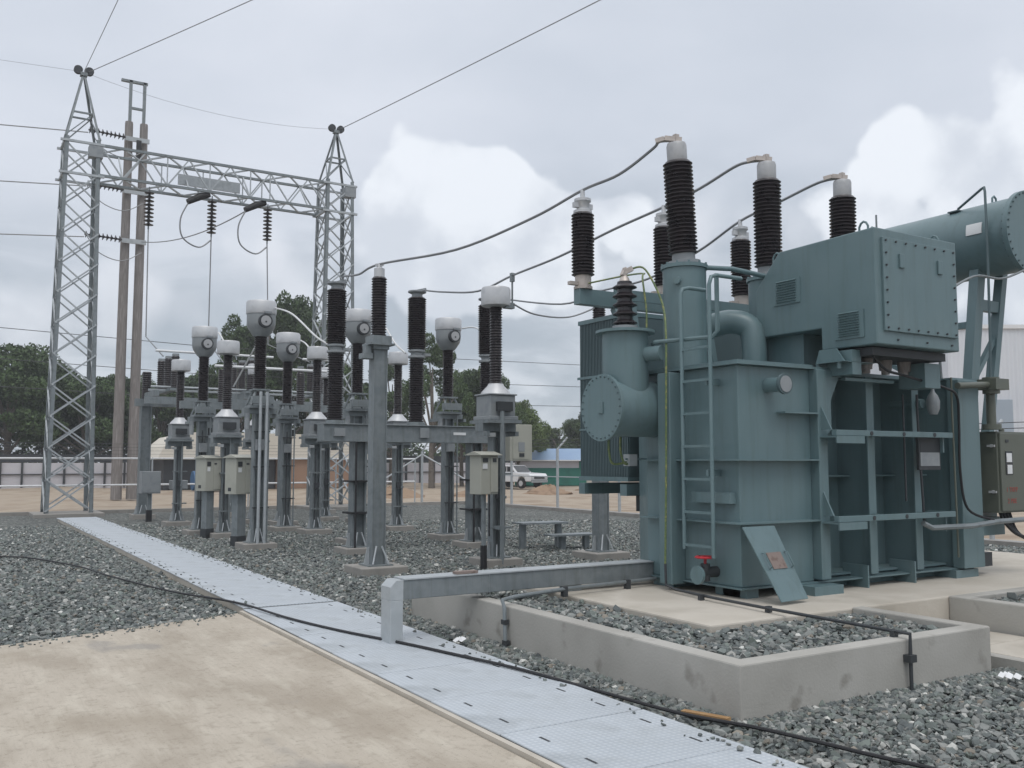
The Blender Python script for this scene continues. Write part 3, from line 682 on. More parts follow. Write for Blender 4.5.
    for x, y, z in ((X0+.05, 6.85, 3.72), (X0+.06, 5.76, 3.82), (X1-.12, 5.76, 3.82), (X1-.1, 6.7, 3.80)):
        MB().tube([(x, y-.05+.1*0, z), (x, y-.05, z+.05), (x, y-.03, z+.085), (x, y, z+.1), (x, y+.03, z+.085), (x, y+.05, z+.05), (x, y+.05, z)], .011, 8).build('lifting_eye', g, cb)
    MB().cyl((X0+.12, 5.66, 3.82), (X0+.12, 5.66, 3.97), .01, n=6).build('vent_rod', 'galv', cb)
    MB().box(X0+.14, X1-.1, 6.6, 7.08, TZ+.04, 2.928).build('pedestal', g, cb)
    MB().box(X0+.08, X1-.06, 5.72, 6.2, 2.62, 2.698).build('bottom_frame', 'dark', cb)
    # porcelain and fittings below the box
    for x in (7.8, 8.1, 8.4): MB().cyl((x, 6.0, 2.52), (x, 6.0, 2.62), .06, .07, n=14).cyl((x, 6.0, 2.48), (x, 6.0, 2.52), .04, n=10).build('cable_gland', 'pole', cb)
    MB().box(7.42, 7.55, 5.86, 6.16, 2.44, 2.68).box(7.55, 8.3, 6.05, 6.1, 2.40, 2.43).build('bracket', g, T)
    MB().box(8.45, 8.7, 5.8, 6.1, 2.35, 2.60).build('bracket', g, T)
    mb = MB().box(7.3, 7.75, 5.86, 6.2, 2.56, 2.565); mb.prism([(5.9, 2.56), (6.25, 2.56), (6.2, 2.7), (6.0, 2.7)], 0, 7.36, 7.38); mb.cyl((7.34, 5.95, 2.5), (7.34, 5.95, 2.56), .02, n=8).cyl((7.34, 6.2, 2.5), (7.34, 6.2, 2.56), .02, n=8)
    mb.build('box_support', g, T)
    MB().tube(smooth_path([(7.62, 5.8, 2.66), (7.8, 5.78, 2.5), (8.1, 5.8, 2.46), (8.5, 5.85, 2.42), (8.9, 5.9, 2.38), (9.2, 5.95, 2.3), (9.3, 6.0, 2.0), (9.32, 6.02, 1.5), (9.4, 6.0, 1.1), (9.7, 5.9, .98)], 6), .014, 7).build('black_cable', 'black', T)
    # red valve behind the box
    v = MB().cyl((7.95, 6.3, 3.80), (7.95, 6.3, 3.95), .03, n=10).box(7.91, 7.99, 6.26, 6.34, 3.88, 3.96).build('vent_valve', 'dark', T)
    MB().cyl((7.99, 6.3, 3.92), (8.06, 6.26, 3.92), .008, n=8).cyl((8.06, 6.26, 3.92), (8.075, 6.25, 3.92), .05, n=14).build('hand_wheel', 'red', v)
    # green-yellow lead and pipes at tank right end
    MB().tube([(9.16, 5.98, 2.5), (9.17, 5.99, 2.2), (9.2, 6.0, .6)], .012, 6).build('earth_lead', 'olive', T)
    MB().tube(smooth_path([(8.62, 6.02, 2.3), (8.64, 6.03, 1.9), (8.7, 6.04, 1.0)], 4), .014, 6).tube([(8.5, 6.1, 2.3), (8.5, 6.1, 1.2)], .012, 6).build('conduit', 'dark', T)
    MB().tube([(8.55, 5.95, .98), (8.7, 5.95, .93), (9.3, 5.9, .93), (9.75, 5.9, .96), (10.6, 5.85, .98)], .028, 8).build('conduit', 'galv', T)
    # conservator
    cx, cz, cr = 11.15, 4.38, .46
    co = MB().cyl((cx, 6.22, cz), (cx, 9.6, cz), cr, n=56).build('conservator', g, T)
    MB().cyl((cx, 6.16, cz), (cx, 6.22, cz), cr+.05, n=56).build('end_flange', g, co)
    for a in range(34):
        t = a*2*math.pi/34; MB().cyl((cx+(cr+.022)*math.cos(t), 6.145, cz+(cr+.022)*math.sin(t)), (cx+(cr+.022)*math.cos(t), 6.24, cz+(cr+.022)*math.sin(t)), .012, n=6).build('bolt', 'fin', co)
    vs = []
    for k in range(7):
        a = R(163+17*k/6)
        for rr, yy in ((cr+.012, 6.50), (cr+.012, 6.70), (cr-.02, 6.70), (cr-.02, 6.50)): vs.append((cx+rr*math.cos(a), yy, cz+rr*math.sin(a)))
    MB().add(vs, [(4*k+q, 4*k+(q+1) % 4, 4*k+4+(q+1) % 4, 4*k+4+q) for k in range(6) for q in range(4)]+[(0, 1, 2, 3), (24, 25, 26, 27)]).build('white_plate', 'white', co)
    for y in (6.6, 8.4): MB().tube([(cx-.04, y, cz+cr-.01), (cx-.04, y, cz+cr+.06), (cx, y, cz+cr+.09), (cx+.04, y, cz+cr+.06), (cx+.04, y, cz+cr-.01)], .014, 6).build('lifting_eye', g, co)
    # conservator frame
    mb = MB()
    for y in (6.75, 8.9):
        mb.bar((10.62, y, 1.9), (10.98, y, 4.02), .15, .12).bar((11.5, y, 4.05), (10.98, y, 1.7), .11, .1)
        mb.bar((10.9, y, 3.55), (11.4, y, 3.55), .08, .14).bar((10.7, y, 2.5), (11.35, y, 3.25), .06)
        mb.bar((10.7, y, 1.95), (9.8, y, 1.9), .14, .3).bar((11.0, y, 1.75), (9.8, y, 1.6), .1)
    mb.bar((10.85, 6.75, 3.3), (10.85, 8.9, 3.3), .08).bar((10.75, 6.75, 2.3), (10.88, 8.9, 3.4), .06)
    mb.build('conservator_frame', g, T)
    MB().tube([(10.95, 6.97, 4.78), (10.94, 6.95, 4.82), (10.72, 6.50, 4.93), (10.68, 6.44, 4.93), (10.66, 6.42, 4.87), (10.65, 6.41, 4.2), (10.6, 6.4, 3.0), (10.55, 6.4, 2.3)], .016, 8).build('vent_pipe', 'fin', T)
    MB().box(10.86, 11.02, 6.9, 7.05, 4.775, 4.79).build('vent_base', 'fin', T)
    MB().tube(smooth_path([(8.76, 6.2, 3.2), (9.2, 6.3, 3.3), (9.6, 6.4, 3.25), (9.75, 6.5, 2.9), (9.8, 6.5, 2.2)], 6), .016, 8).tube(smooth_path([(9.3, 6.2, 3.4), (10, 6.2, 3.72), (10.6, 6.2, 3.76), (11.2, 6.1, 4.0)], 6), .014, 6).build('conduit', 'galv', T)
    MB().cyl((9.2, 6.6, 3.25), (9.55, 6.4, 3.25), .11, n=20).cyl((9.55, 6.4, 3.25), (9.58, 6.38, 3.25), .13, n=20).build('gas_relay', g, T)
    MB().cyl((9.3, 6.0, 2.42), (9.95, 6.0, 2.46), .035, n=12).cyl((9.95, 6.02, 2.36), (9.95, 6.02, 2.54), .09, n=16).box(9.85, 10.1, 5.9, 6.12, 2.40, 2.52).cyl((9.98, 6.05, 1.98), (9.98, 6.05, 2.38), .05, n=12).cyl((9.98, 6.05, 1.96), (9.98, 6.05, 2.02), .1, n=12).build('motor_drive', 'olive', T)
    # control cabinet
    cab = MB().prism([(9.98, 6.0), (10.62, 6.0), (10.62, 6.34), (9.98, 6.34)], 2, 1.04, 1.94).build('control_cabinet', 'olive', T, bevel=.008)
    MB().box(10.005, 10.60, 5.975, 5.999, 1.06, 1.92).build('door', 'olive', cab, bevel=.006)
    MB().box(10.09, 10.22, 5.968, 5.974, 1.46, 1.72).build('window', 'glass', cab)
    MB().box(10.10, 10.20, 5.963, 5.967, 1.60, 1.70).box(10.11, 10.2, 5.963, 5.967, 1.47, 1.57).build('meter_face', 'white', cab)
    for z in (1.27, 1.78): MB().cyl((9.965, 6.06, z), (9.98, 6.06, z), .02, n=10).box(9.95, 9.965, 6.01, 6.1, z-.012, z+.012).build('door_handle', 'alu', cab)
    MB().box(10.1, 10.16, 5.969, 5.974, 1.82, 1.85).build('label_plate', 'dark', cab)
    MB().cyl((10.25, 6.1, 1.94), (10.25, 6.1, 1.98), .03, n=10).build('vent_cap', 'olive', cab)
    def text(s_, x, y, z, size, m, parent, name):
        cu = bpy.data.curves.new('txt', 'FONT'); cu.body = s_; cu.size = size; cu.extrude = .0006; cu.resolution_u = 2
        ob = bpy.data.objects.new('txt', cu); COL.objects.link(ob); dg = bpy.context.evaluated_depsgraph_get(); me = bpy.data.meshes.new_from_object(ob.evaluated_get(dg))
        bpy.data.objects.remove(ob); me.transform(Matrix.Translation((x, y, z)) @ Matrix.Rotation(R(90), 4, 'X'))
        mb = MB(); mb.add([tuple(v.co) for v in me.vertices], [tuple(p.vertices) for p in me.polygons]); mb.build(name, m, parent)
    text('1 TRFP', 10.08, 5.972, 1.27, .075, 'redtext', cab, 'red_lettering')
    text('2 PBE', 10.10, 5.972, 1.145, .075, 'redtext', cab, 'red_lettering')
    MB().box(10.0, 10.5, 6.345, 6.42, .9, 1.9).box(9.82, 10.4, 6.2, 6.3, .78, .98).build('cabinet_bracket', g, T)
    mb = MB()
    for k in range(4): mb.tube(smooth_path([(10.15+.06*k, 6.1, 1.04), (10.18+.07*k, 6.06, .92-.03*k), (10.35+.06*k, 6.0, .78-.02*k), (10.8, 5.95, .72-.03*k)], 6), .018, 7)
    mb.build('black_cable', 'black', T)
    MB().box(9.75, 10.05, 6.15, 6.5, .45, .60).build('junction_box', 'dark', T)
transformer()
# loose cover plate leaning on tank
t = thing('leaning_plate', 'loose grey green steel cover plate leaning against the tank by the base', 'steel plate', (6.42, 5.85, BH))
def lean():
    # plate from foot (6.2..6.62, 5.83, .40) up to (5.98..6.28, 6.08, 1.02)
    f0, f1, t1, t0 = Vector((6.24, 5.74, BH+.02)), Vector((6.62, 5.78, BH+.02)), Vector((6.50, 6.05, 1.02)), Vector((6.10, 6.05, 1.02))
    n = (f1-f0).cross(t0-f0).normalized()*.012
    P = MB().add([f0, f1, t1, t0, f0+n, f1+n, t1+n, t0+n], [(0, 1, 2, 3), (7, 6, 5, 4), (0, 4, 5, 1), (1, 5, 6, 2), (2, 6, 7, 3), (3, 7, 4, 0)]); P.build('plate', 'green', t, bevel=.003)
    def at(u, v, k=0): return f0.lerp(f1, u).lerp(t0.lerp(t1, u), v) + n*k
    s = n.normalized(); side = 1.25 if n.y < 0 else -.25
    k0, k1 = (1.02, 1.25) if n.y < 0 else (-.02, -.25)
    vs = [at(u, v, k) for k in (k0, k1) for u, v in ((.3, .42), (.78, .42), (.78, .64), (.3, .64))]
    MB().add(vs, [(0, 1, 2, 3), (7, 6, 5, 4), (0, 4, 5, 1), (1, 5, 6, 2), (2, 6, 7, 3), (3, 7, 4, 0)]).build('rusty_patch', 'rust', t)
    kk = 1.5 if n.y < 0 else -.5; kh = 3.4 if n.y < 0 else -2.4
    for u in (.16, .92): MB().tube([at(u, .42, kk), at(u, .44, kh), at(u, .62, kh), at(u, .64, kk)], .008, 6).build('handle', 'green', t)
lean()

# ------------------------------------------------------------------ pipes on the plinth and bund
def pipe_run():
    pts = [(6.03, 7.0, .62), (6.02, 6.98, .42), (5.98, 6.8, .40), (5.9, 6.2, .40), (5.86, 5.5, .40), (5.8, 4.32, .41), (5.8, 4.17, .41), (5.79, 4.165, .3), (5.79, 4.165, .0)]
    t = thing('earthing_conduit', 'dark conduit crossing the plinth and pit and dropping down the front bund wall', 'conduit', (5.9, 5.5, .4))
    MB().tube(pts, .013, 8).build('pipe', 'dark', t)
    for y in (6.35, 5.55, 4.3): MB().cbox(5.885 if y > 5 else 5.8, y, BH-.005, BH+.045, .05, .035).build('pipe_clamp', 'dark', t)
    MB().box(5.755, 5.825, 4.14, 4.198, .22, .27).build('pipe_clamp', 'dark', t)
    t = thing('earthing_conduit', 'grey conduit dropping down the side bund wall beneath the steel duct', 'conduit', (4.19, 6.9, 0))
    MB().tube([(6.2, 7.35, .43), (5.0, 7.2, .43), (4.3, 7.0, .43), (4.16, 6.95, .42), (4.165, 6.92, .36), (4.165, 6.9, 0)], .018, 8).build('pipe', 'galv', t)
    MB().cbox(4.17, 6.92, .22, .26, .045, .06).build('pipe_clamp', 'dark', t)
    MB().cbox(4.17, 6.9, .05, .09, .045, .06).build('pipe_clamp', 'dark', t)
    MB().cbox(4.98, 7.2, .36, .45, .05, .05).build('pipe_clamp', 'dark', t)
    MB().cbox(5.8, 7.3, .36, .45, .05, .05).build('pipe_clamp', 'dark', t)
pipe_run()
def duct():
    t = thing('cable_duct', 'galvanised steel cable duct rising from the trench and running to the transformer', 'cable duct', (3.4, 7.5, 0))
    z0, z1 = .42, .585; y0, y1 = 7.42, 7.62
    MB().box(3.33, 3.45, y0, y1, .04, .418).build('upright', 'galvl', t, bevel=.006)
    MB().prism([(3.33, .419), (3.33, .53), (3.385, .585), (3.451, .585), (3.451, .419)], 1, y0, y1).build('corner_piece', 'galvl', t)
    MB().box(3.452, 6.235, y0, y1, z0, z1).box(4.3, 4.32, y0-.004, y1+.004, z0-.004, z1+.004).build('trough', 'galv', t, bevel=.006)
    MB().box(3.455, 6.23, y0-.012, y1+.012, z1+.001, z1+.012).build('duct_lid', 'galvl', t)
    MB().box(5.2, 5.35, y0+.02, y1-.02, BH-.006, z0-.002).build('duct_support', 'galv', t)
duct()
o = MB().box(3.98, 4.2, 7.44, 7.52, .60, .622).build('scrap_plate', 'rust', loc=(3.98, 7.5, .6)); tagd(o, 'rusty brown scrap lying on top of the steel cable duct', 'scrap')
o = MB().bar((4.02, 4.52, .05), (4.12, 4.22, .055), .05, .02).build('wood_offcut', 'wood', loc=(4.07, 4.37, .05)); tagd(o, 'short pale timber offcut on the gravel by the bund corner', 'timber')
# black hose
hp = [(-3.0, 22.0, .03), (-1, 19.5, .03), (.91, 17.6, .05), (1.35, 17.0, .05), (1.84, 15.3, .05), (2.05, 13.9, .05), (2.44, 11.9, .05), (2.8, 10.25, .09), (2.99, 9.1, .075), (3.17, 8.17, .072), (3.42, 7.36, .072), (3.55, 6.74, .072), (3.72, 5.94, .072), (3.88, 5.15, .055), (3.98, 4.47, .05), (4.12, 4.08, .05), (4.22, 3.76, .05), (4.29, 3.36, .05), (4.37, 3.0, .05), (4.6, 2, .05)]
HR = .012
rp = [Vector(p)+Vector((random.uniform(-.015, .015), random.uniform(-.03, .03), 0)) for p in hp]
o = MB().tube(smooth_path(rp, 8), HR, 8).build('black_cable', 'black', loc=(0, 0, 0)); tagd(o, 'long black cable snaking across the gravel and over the trench covers', 'cable')

# ------------------------------------------------------------------ switchyard equipment
def foot(t, x, y, w=.62, h=.12):
    MB().box(x-w/2, x+w/2, y-w/2, y+w/2, -.1, h).build('footing', 'concf', t, bevel=.015)
def post(t, x, y, z0, z1, w=.24, d=.24):
    # H-shaped post of two channels with lacing, base plate and gussets
    mb = MB(); mb.box(x-w/2, x-w/2+.03, y-d/2, y+d/2, z0, z1).box(x+w/2-.03, x+w/2, y-d/2, y+d/2, z0, z1).box(x-w/2+.03, x+w/2-.03, y-.02, y+.02, z0, z1)
    mb.build('post', 'galv', t)
    MB().box(x-w/2-.09, x+w/2+.09, y-d/2-.09, y+d/2+.09, z0-.001, z0+.02).build('base_plate', 'galv', t)
    mb = MB()
    for sx in (-1, 1): mb.prism([(x+sx*(w/2+.002), z0+.02), (x+sx*(w/2+.085), z0+.02), (x+sx*(w/2+.03), z0+.24), (x+sx*(w/2+.002), z0+.24)], 1, y-.006, y+.006)
    for sx in (-.75, .75): mb.bar((x+sx*w/2, y-d/2-.07, z0+.03), (x+sx*w/2*.4, y-d/2-.01, z0+.26), .018)
    mb.build('gussets', 'galvl', t)
def make_ct():
    t = thing('current_transformer', '', 'current transformer', (0, 0, 0), 'current transformers with flat aluminium caps')
    foot(t, 0, 0); post(t, 0, 0, .12, 2.0, .19, .17)
    MB().box(-.3, .3, -.12, .12, 2.0, 2.12).box(-.3, .3, -.3, .3, 2.121, 2.17).build('mounting_frame', 'galv', t)
    b = MB().box(-.26, .26, -.26, .26, 2.171, 2.23).box(-.225, .225, -.225, .225, 2.231, 2.54).box(-.25, .25, -.25, .25, 2.541, 2.565).build('base_tank', 'greyp', t, bevel=.01)
    MB().box(-.13, .13, -.31, -.226, 2.3, 2.44).build('terminal_box', 'dark', b)
    MB().lathe([(.24, 0), (.22, .04), (.13, .13), (.12, .16)], (0, 0, 2.566), n=28).build('cone', 'alu', b)
    insulator(MB(), 0, 0, 2.72, 3.9, 22, .075, .105).build('insulator', 'porc', t)
    MB().lathe([(.12, 0), (.23, .02), (.235, .04), (.235, .27), (.22, .30), (.1, .315)], (0, 0, 3.9), n=32).build('cap', 'alu', t)
    MB().cyl((.05, -.18, .3), (.05, -.18, 2.3), .018, n=8).box(.02, .08, -.2, -.12, 1.0, 1.04).build('conduit', 'galv', t)
    MB().tube([(-.04, -.11, .13), (-.04, -.105, 1.9)], .012, 6).build('earth_strip', 'dark', t)
    for z in (.55, 1.35): MB().box(-.15, .2, -.14, -.09, z, z+.03).box(.17, .2, -.14, .06, z, z+.03).build('strap', 'galv', t)
    MB().box(-.06, .06, -.17, -.1, 1.0, 1.14).build('junction_box', 'dark', t)
    for sx in (-1, 1): MB().box(sx*.26-.03, sx*.26+.03, -.22, .22, 1.93, 2.0).build('frame_arm', 'galv', t)
    MB().box(.23, .29, -.07, .07, 2.32, 2.44).build('cable_gland', 'dark', t)
    MB().box(-.2, -.08, -.135, -.115, 1.92, 1.98).build('name_plate', 'white', t)
    return t
CTP = make_ct()
cts = [((7.42, 12.6), 'flat capped current transformer in front by the cream cabinet, with a rod on its cap'),
       ((5.2, 20.2), 'flat capped current transformer just behind the two cream cabinets at left'),
       ((7.2, 20.2), 'flat capped current transformer just left of the leftmost breaker column'),
       ((9.2, 20.2), 'flat capped current transformer between the galvanised arrester column and the middle breaker column'),
       ((5.15, 24.6), 'far flat capped current transformer, leftmost of all, beside the thin poles'),
       ((7.1, 24.6), 'far flat capped current transformer half hidden behind the tallest round headed transformer'),
       ((9.05, 24.6), 'far flat capped current transformer hidden behind the left breaker column')]
for i, ((x, y), lb) in enumerate(cts):
    o = place(CTP, i == 0, (x, y, 0), lb)
CTP.scale = (1, 1, 1.038)
def make_pt():
    t = thing('voltage_transformer', '', 'voltage transformer', (0, 0, 0), 'voltage transformers with round heads')
    foot(t, 0, 0); post(t, 0, 0, .12, 2.5, .21, .19)
    MB().box(-.3, .3, -.1, .1, 2.50, 2.6).box(-.22, .22, -.22, .22, 2.601, 2.65).build('mounting_frame', 'galv', t)
    b = MB()
    for sx in (-1, 1):
        for sy in (-1, 1): b.bar((sx*.2, sy*.2, 2.65), (sx*.1, sy*.1, 2.93), .035)
    b.box(-.16, .16, -.16, .16, 2.93, 2.96).box(-.2, .2, -.26, -.12, 2.68, 2.82)
    b.build('base_stand', 'galv', t)
    insulator(MB(), 0, 0, 2.96, 3.96, 20, .085, .12).build('insulator', 'porc', t)
    h = MB().lathe([(.12, 0), (.16, .03), (.245, .16), (.265, .24), (.265, .42)], (0, 0, 3.95), n=36).build('head', 'greyp', t)
    MB().lathe([(.275, 0), (.28, .02), (.28, .22), (.26, .25), (.1, .265)], (0, 0, 4.371), n=36).build('cap', 'alu', h)
    g_ = MB().cyl((0, -.2, 4.22), (0, -.315, 4.22), .125, n=28).build('gauge', 'dark', h)
    MB().cyl((0, -.316, 4.22), (0, -.325, 4.22), .095, n=24).build('gauge_face', 'capgrey', g_)
    MB().cyl((0, -.326, 4.2), (0, -.33, 4.2), .018, n=10).build('dial_mark', 'dark', g_)
    MB().box(-.02, .12, -.3, -.2, 4.36, 4.40).build('terminal', 'greyp', h)
    MB().cyl((.14, -.16, .1), (.14, -.16, 2.6), .016, n=8).build('conduit', 'galv', t)
    MB().tube([(-.02, -.12, .13), (-.02, -.115, .5), (-.02, -.115, 2.3)], .012, 6).build('earth_strip', 'dark', t)
    for z in (.75, 1.5, 2.15): MB().box(-.12, .17, -.17, -.1, z, z+.025).build('strap', 'dark', t)
    MB().box(-.09, .07, -.2, -.115, 1.82, 2.02).build('junction_box', 'greyp', t); MB().box(.11, .2, -.06, .1, 2.2, 2.36).build('junction_box', 'dark', t)
    for sx in (-1, 1): MB().box(sx*.3-.03, sx*.3+.03, -.2, .2, 2.44, 2.5).build('frame_arm', 'galv', t)
    MB().cyl((-.27, -.18, 2.2), (-.27, -.18, 2.5), .05, n=12).build('insulator_bolt', 'greyp', t)
    return t
PTP = make_pt()
pts_ = [((5.05, 17.3), 'tallest looking round headed voltage transformer behind the right cream cabinet'),
        ((7.0, 17.3), 'round headed voltage transformer just left of the galvanised arrester column'),
        ((9.05, 17.35), 'round headed voltage transformer standing alone right of the middle breaker column'),
        ((4.95, 21.3), 'leftmost round headed voltage transformer, rear row'),
        ((6.87, 21.3), 'smaller rear round headed voltage transformer right of the tallest looking one')]
for i, ((x, y), lb) in enumerate(pts_): place(PTP, i == 0, (x, y, 0), lb)
# rod on the front CT
o = thing('conductor_post', 'slim upright terminal rod holding the middle conductor on the front flat capped transformer', 'terminal rod', (7.60, 12.50, 4.0))
MB().tube([(7.6, 12.5, 4.08), (7.64, 12.46, 4.12), (7.64, 12.46, 4.56)], .016, 8).build('rod', 'galv', o); MB().cbox(7.64, 12.46, 4.46, 4.60, .06, .06).cbox(7.6, 12.5, 4.03, 4.12, .16, .1).build('clamp', 'galv', o)
for x in (5.0, 5.12): MB().cyl((x-5.05, -.26, .02), (x-5.05, -.26, 2.9), .028, n=8).build('conduit', 'galvl', PTP)
MB().cyl((-.05, -.28, .05), (-.05, -.28, 2.3), .035, n=8).box(-.1, .0, -.3, -.12, .55, .6).box(-.1, .0, -.3, -.12, 1.6, 1.65).build('conduit', 'galv', CTP)
# arrester / post insulator columns
def make_sa():
    t = thing('surge_arrester_post', '', 'surge arrester', (0, 0, 0), 'post mounted surge arresters')
    foot(t, 0, 0, .7); 
    MB().box(-.085, .085, -.085, .085, .12, 3.24).box(-.105, -.086, -.1, .1, .13, 3.235).box(.086, .105, -.1, .1, .13, 3.235).build('post', 'galv', t)
    MB().box(-.19, .19, -.19, .19, .119, .14).build('base_plate', 'galv', t)
    mb = MB()
    for sx in (-1, 1): mb.prism([(sx*.107, .14), (sx*.19, .14), (sx*.14, .38), (sx*.107, .38)], 1, -.006, .006)
    for sx in (-1, 1): mb.bar((sx*.12, -.18, .15), (sx*.04, -.11, .4), .02)
    mb.build('gussets', 'galvl', t)
    MB().box(-.12, .12, -.12, .12, 3.241, 3.30).box(-.19, .19, -.17, .17, 3.301, 3.33).box(-.15, .15, -.14, .14, 3.331, 3.44).build('head_frame', 'galv', t)
    MB().box(-.27, -.12, -.09, .09, 3.1, 3.18).box(-.22, -.14, -.07, .07, 3.18, 3.29).build('counter_box', 'galv', t)
    insulator(MB(), 0, 0, 3.45, 4.32, 17, .085, .115).build('insulator', 'porc', t)
    MB().lathe([(.08, 0), (.08, .13), (.04, .15), (.03, .2)], (0, 0, 4.32), n=18).bar((-.06, 0, 4.5), (.06, 0, 4.52), .04).build('cap', 'alu', t)
    return t
SAP = make_sa()
place(SAP, True, (5.42, 12.6, 0), 'nearest galvanised column carrying a surge arrester, left of the cream cabinet')
o = place(SAP, False, (9.46, 12.6, 0), 'surge arrester column rising behind the transformer radiators')
# circuit breaker
def breaker():
    t = thing('circuit_breaker', 'three column circuit breaker on a long horizontal galvanised frame', 'circuit breaker', (7.4, 15.5, 0))
    y = 15.5
    for x in (6.3, 8.65):
        foot(t, x, y); post(t, x, y, .12, 1.955, .25, .22)
        MB().cyl((x-.12, y-.22, .12), (x-.12, y-.22, 1.95), .02, n=8).build('conduit', 'black', t)
        for z in (.7, 1.25): MB().box(x-.2, x+.2, y-.2, y+.2, z, z+.03).build('strap', 'black', t)
    b = MB().box(5.6, 9.2, y-.16, y+.16, 1.97, 2.25).box(5.6, 9.2, y-.2, y+.2, 2.251, 2.27).box(5.6, 9.2, y-.2, y+.2, 1.955, 1.969).build('frame_beam', 'galv', t, bevel=.004)
    MB().box(5.78, 5.98, y-.205, y-.161, 2.05, 2.19).build('inspection_plate', 'greyp', b); MB().box(7.42, 7.6, y-.205, y-.161, 2.04, 2.22).build('inspection_plate', 'greyp', b)
    MB().box(8.12, 8.38, y-.17, y-.161, 2.1, 2.15).build('name_plate', 'white', b)
    for x in (5.86, 7.43, 8.93):
        p = MB().cyl((x, y, 2.271), (x, y, 2.33), .17, n=24).build('pole_column', 'galv', t)
        insulator(MB(), x, y, 2.33, 3.5, 22, .10, .145).build('support_insulator', 'porc', p)
        MB().lathe([(.12, 0), (.16, .02), (.16, .05), (.11, .07), (.11, .11), (.16, .13), (.16, .16), (.12, .18)], (x, y, 3.5), n=24).box(x+.1, x+.26, y-.06, y+.06, 3.56, 3.61).build('middle_flange', 'greyp', p)
        insulator(MB(), x, y, 3.68, 4.64, 19, .13, .175).build('chamber_insulator', 'porc', p)
        MB().lathe([(.13, 0), (.1, .03), (.1, .07), (.17, .10), (.17, .125), (.05, .14)], (x, y, 4.64), n=24).bar((x, y, 4.77), (x+.14, y-.1, 4.8), .05).build('top_terminal', 'greyp', p)
    c = MB().box(9.24, 9.74, y-.35, y+.3, 1.62, 2.32).build('drive_cabinet', 'cream', t, bevel=.01)
    MB().box(9.30, 9.68, y-.362, y-.351, 1.66, 2.28).build('door', 'cream', c)
    MB().box(9.42, 9.56, y-.37, y-.363, 1.80, 1.98).build('vent', 'greyp', c); MB().box(9.44, 9.55, y-.372, y-.363, 1.70, 1.77).build('label_plate', 'dark', c)
breaker()
# cabinets on stands
def make_cab():
    t = thing('marshalling_cabinet', '', 'cabinet', (0, 0, 0), 'cream cabinets on stands')
    MB().box(-.13, .13, -.1, .1, .3, 1.12).build('stand', 'galv', t)
    MB().box(-.145, .145, -.115, .115, -.02, .30).build('stand_foot', 'dark', t)
    b = MB().box(-.28, .28, -.2, .2, 1.12, 1.83).build('body', 'cream', t, bevel=.008)
    MB().prism([(-.25, 1.831), (.25, 1.831), (.25, 1.84), (0, 1.90), (-.25, 1.84)], 0, -.33, .33).build('roof', 'cream', b)
    d = MB().box(.0, .265, -.214, -.201, 1.15, 1.8).build('door', 'cream', b, bevel=.004); MB().box(.02, .1, -.225, -.215, 1.7, 1.73).build('door_handle', 'dark', d)
    MB().box(-.23, -.1, -.21, -.201, 1.66, 1.76).build('label_plate', 'dark', b); MB().box(-.22, -.12, -.21, -.201, 1.55, 1.64).build('label_plate', 'white', b)
    MB().box(-.284, -.281, -.03, .08, 1.18, 1.25).build('vent', 'dark', b)
    return t
CB = make_cab()
place(CB, True, (4.88, 17.9, -.08), 'cream cabinet on a stand, nearer of the pair at left', R(26), (.78, .78, .96))
place(CB, False, (4.85, 20.2, -.08), 'cream cabinet on a stand, rear one of the pair at left', R(26), (.72, .78, .96))
t = thing('marshalling_cabinet', 'cream cabinet with pitched lid on a thin pole before the front transformer post', 'cabinet', (6.98, 12.2, 0), 'cream cabinets on stands', R(12))
ORG[t.name] = (0, 0, 0)
MB().box(-.025, .025, -.025, .025, .35, 1.12).build('stand', 'galv', t); MB().box(-.035, .035, -.035, .035, -.02, .36).build('stand_foot', 'black', t)
b = MB().box(-.17, .17, -.13, .13, 1.12, 1.70).build('body', 'cream', t, bevel=.008)
MB().prism([(-.18, 1.701), (.18, 1.701), (.18, 1.71), (0, 1.76), (-.18, 1.71)], 0, -.22, .22).build('roof', 'cream', b)
d = MB().box(.015, .16, -.144, -.131, 1.15, 1.68).build('door', 'cream', b, bevel=.004); MB().box(.05, .12, -.152, -.145, 1.6, 1.66).build('vent', 'dark', d)
MB().box(-.14, -.04, -.14, -.131, 1.6, 1.66).build('label_plate', 'dark', b); MB().box(-.14, -.05, -.14, -.131, 1.5, 1.58).build('label_plate', 'white', b)
MB().cyl((0.02, -.1, .5), (0.02, -.1, 1.12), .012, n=6).build('conduit', 'black', t)
# grey junction boxes at far left
def jbox(x, y, w, z0, z1, lb, rz=0):
    t = thing('junction_box', lb, 'junction box', (x, y, 0), 'grey junction boxes on poles', rz); ORG[t.name] = (0, 0, 0)
    MB().box(-.05, .05, -.05, .05, 0, z0).build('stand', 'galv', t); MB().box(-.07, .07, -.07, .07, -.05, .3).build('stand_foot', 'black', t)
    b = MB().box(-w/2, w/2, -.2, .2, z0, z1).build('body', 'greyp', t, bevel=.01); MB().box(-w/2+.03, w/2-.03, -.21, -.201, z0+.03, z1-.03).build('door', 'greyp', b)
jbox(4.9, 26.9, .5, .75, 1.35, 'grey junction box on a short pole, left one of the far pair')
jbox(5.65, 26.9, .42, .85, 1.1, 'small grey junction box on a short pole, right one of the far pair')
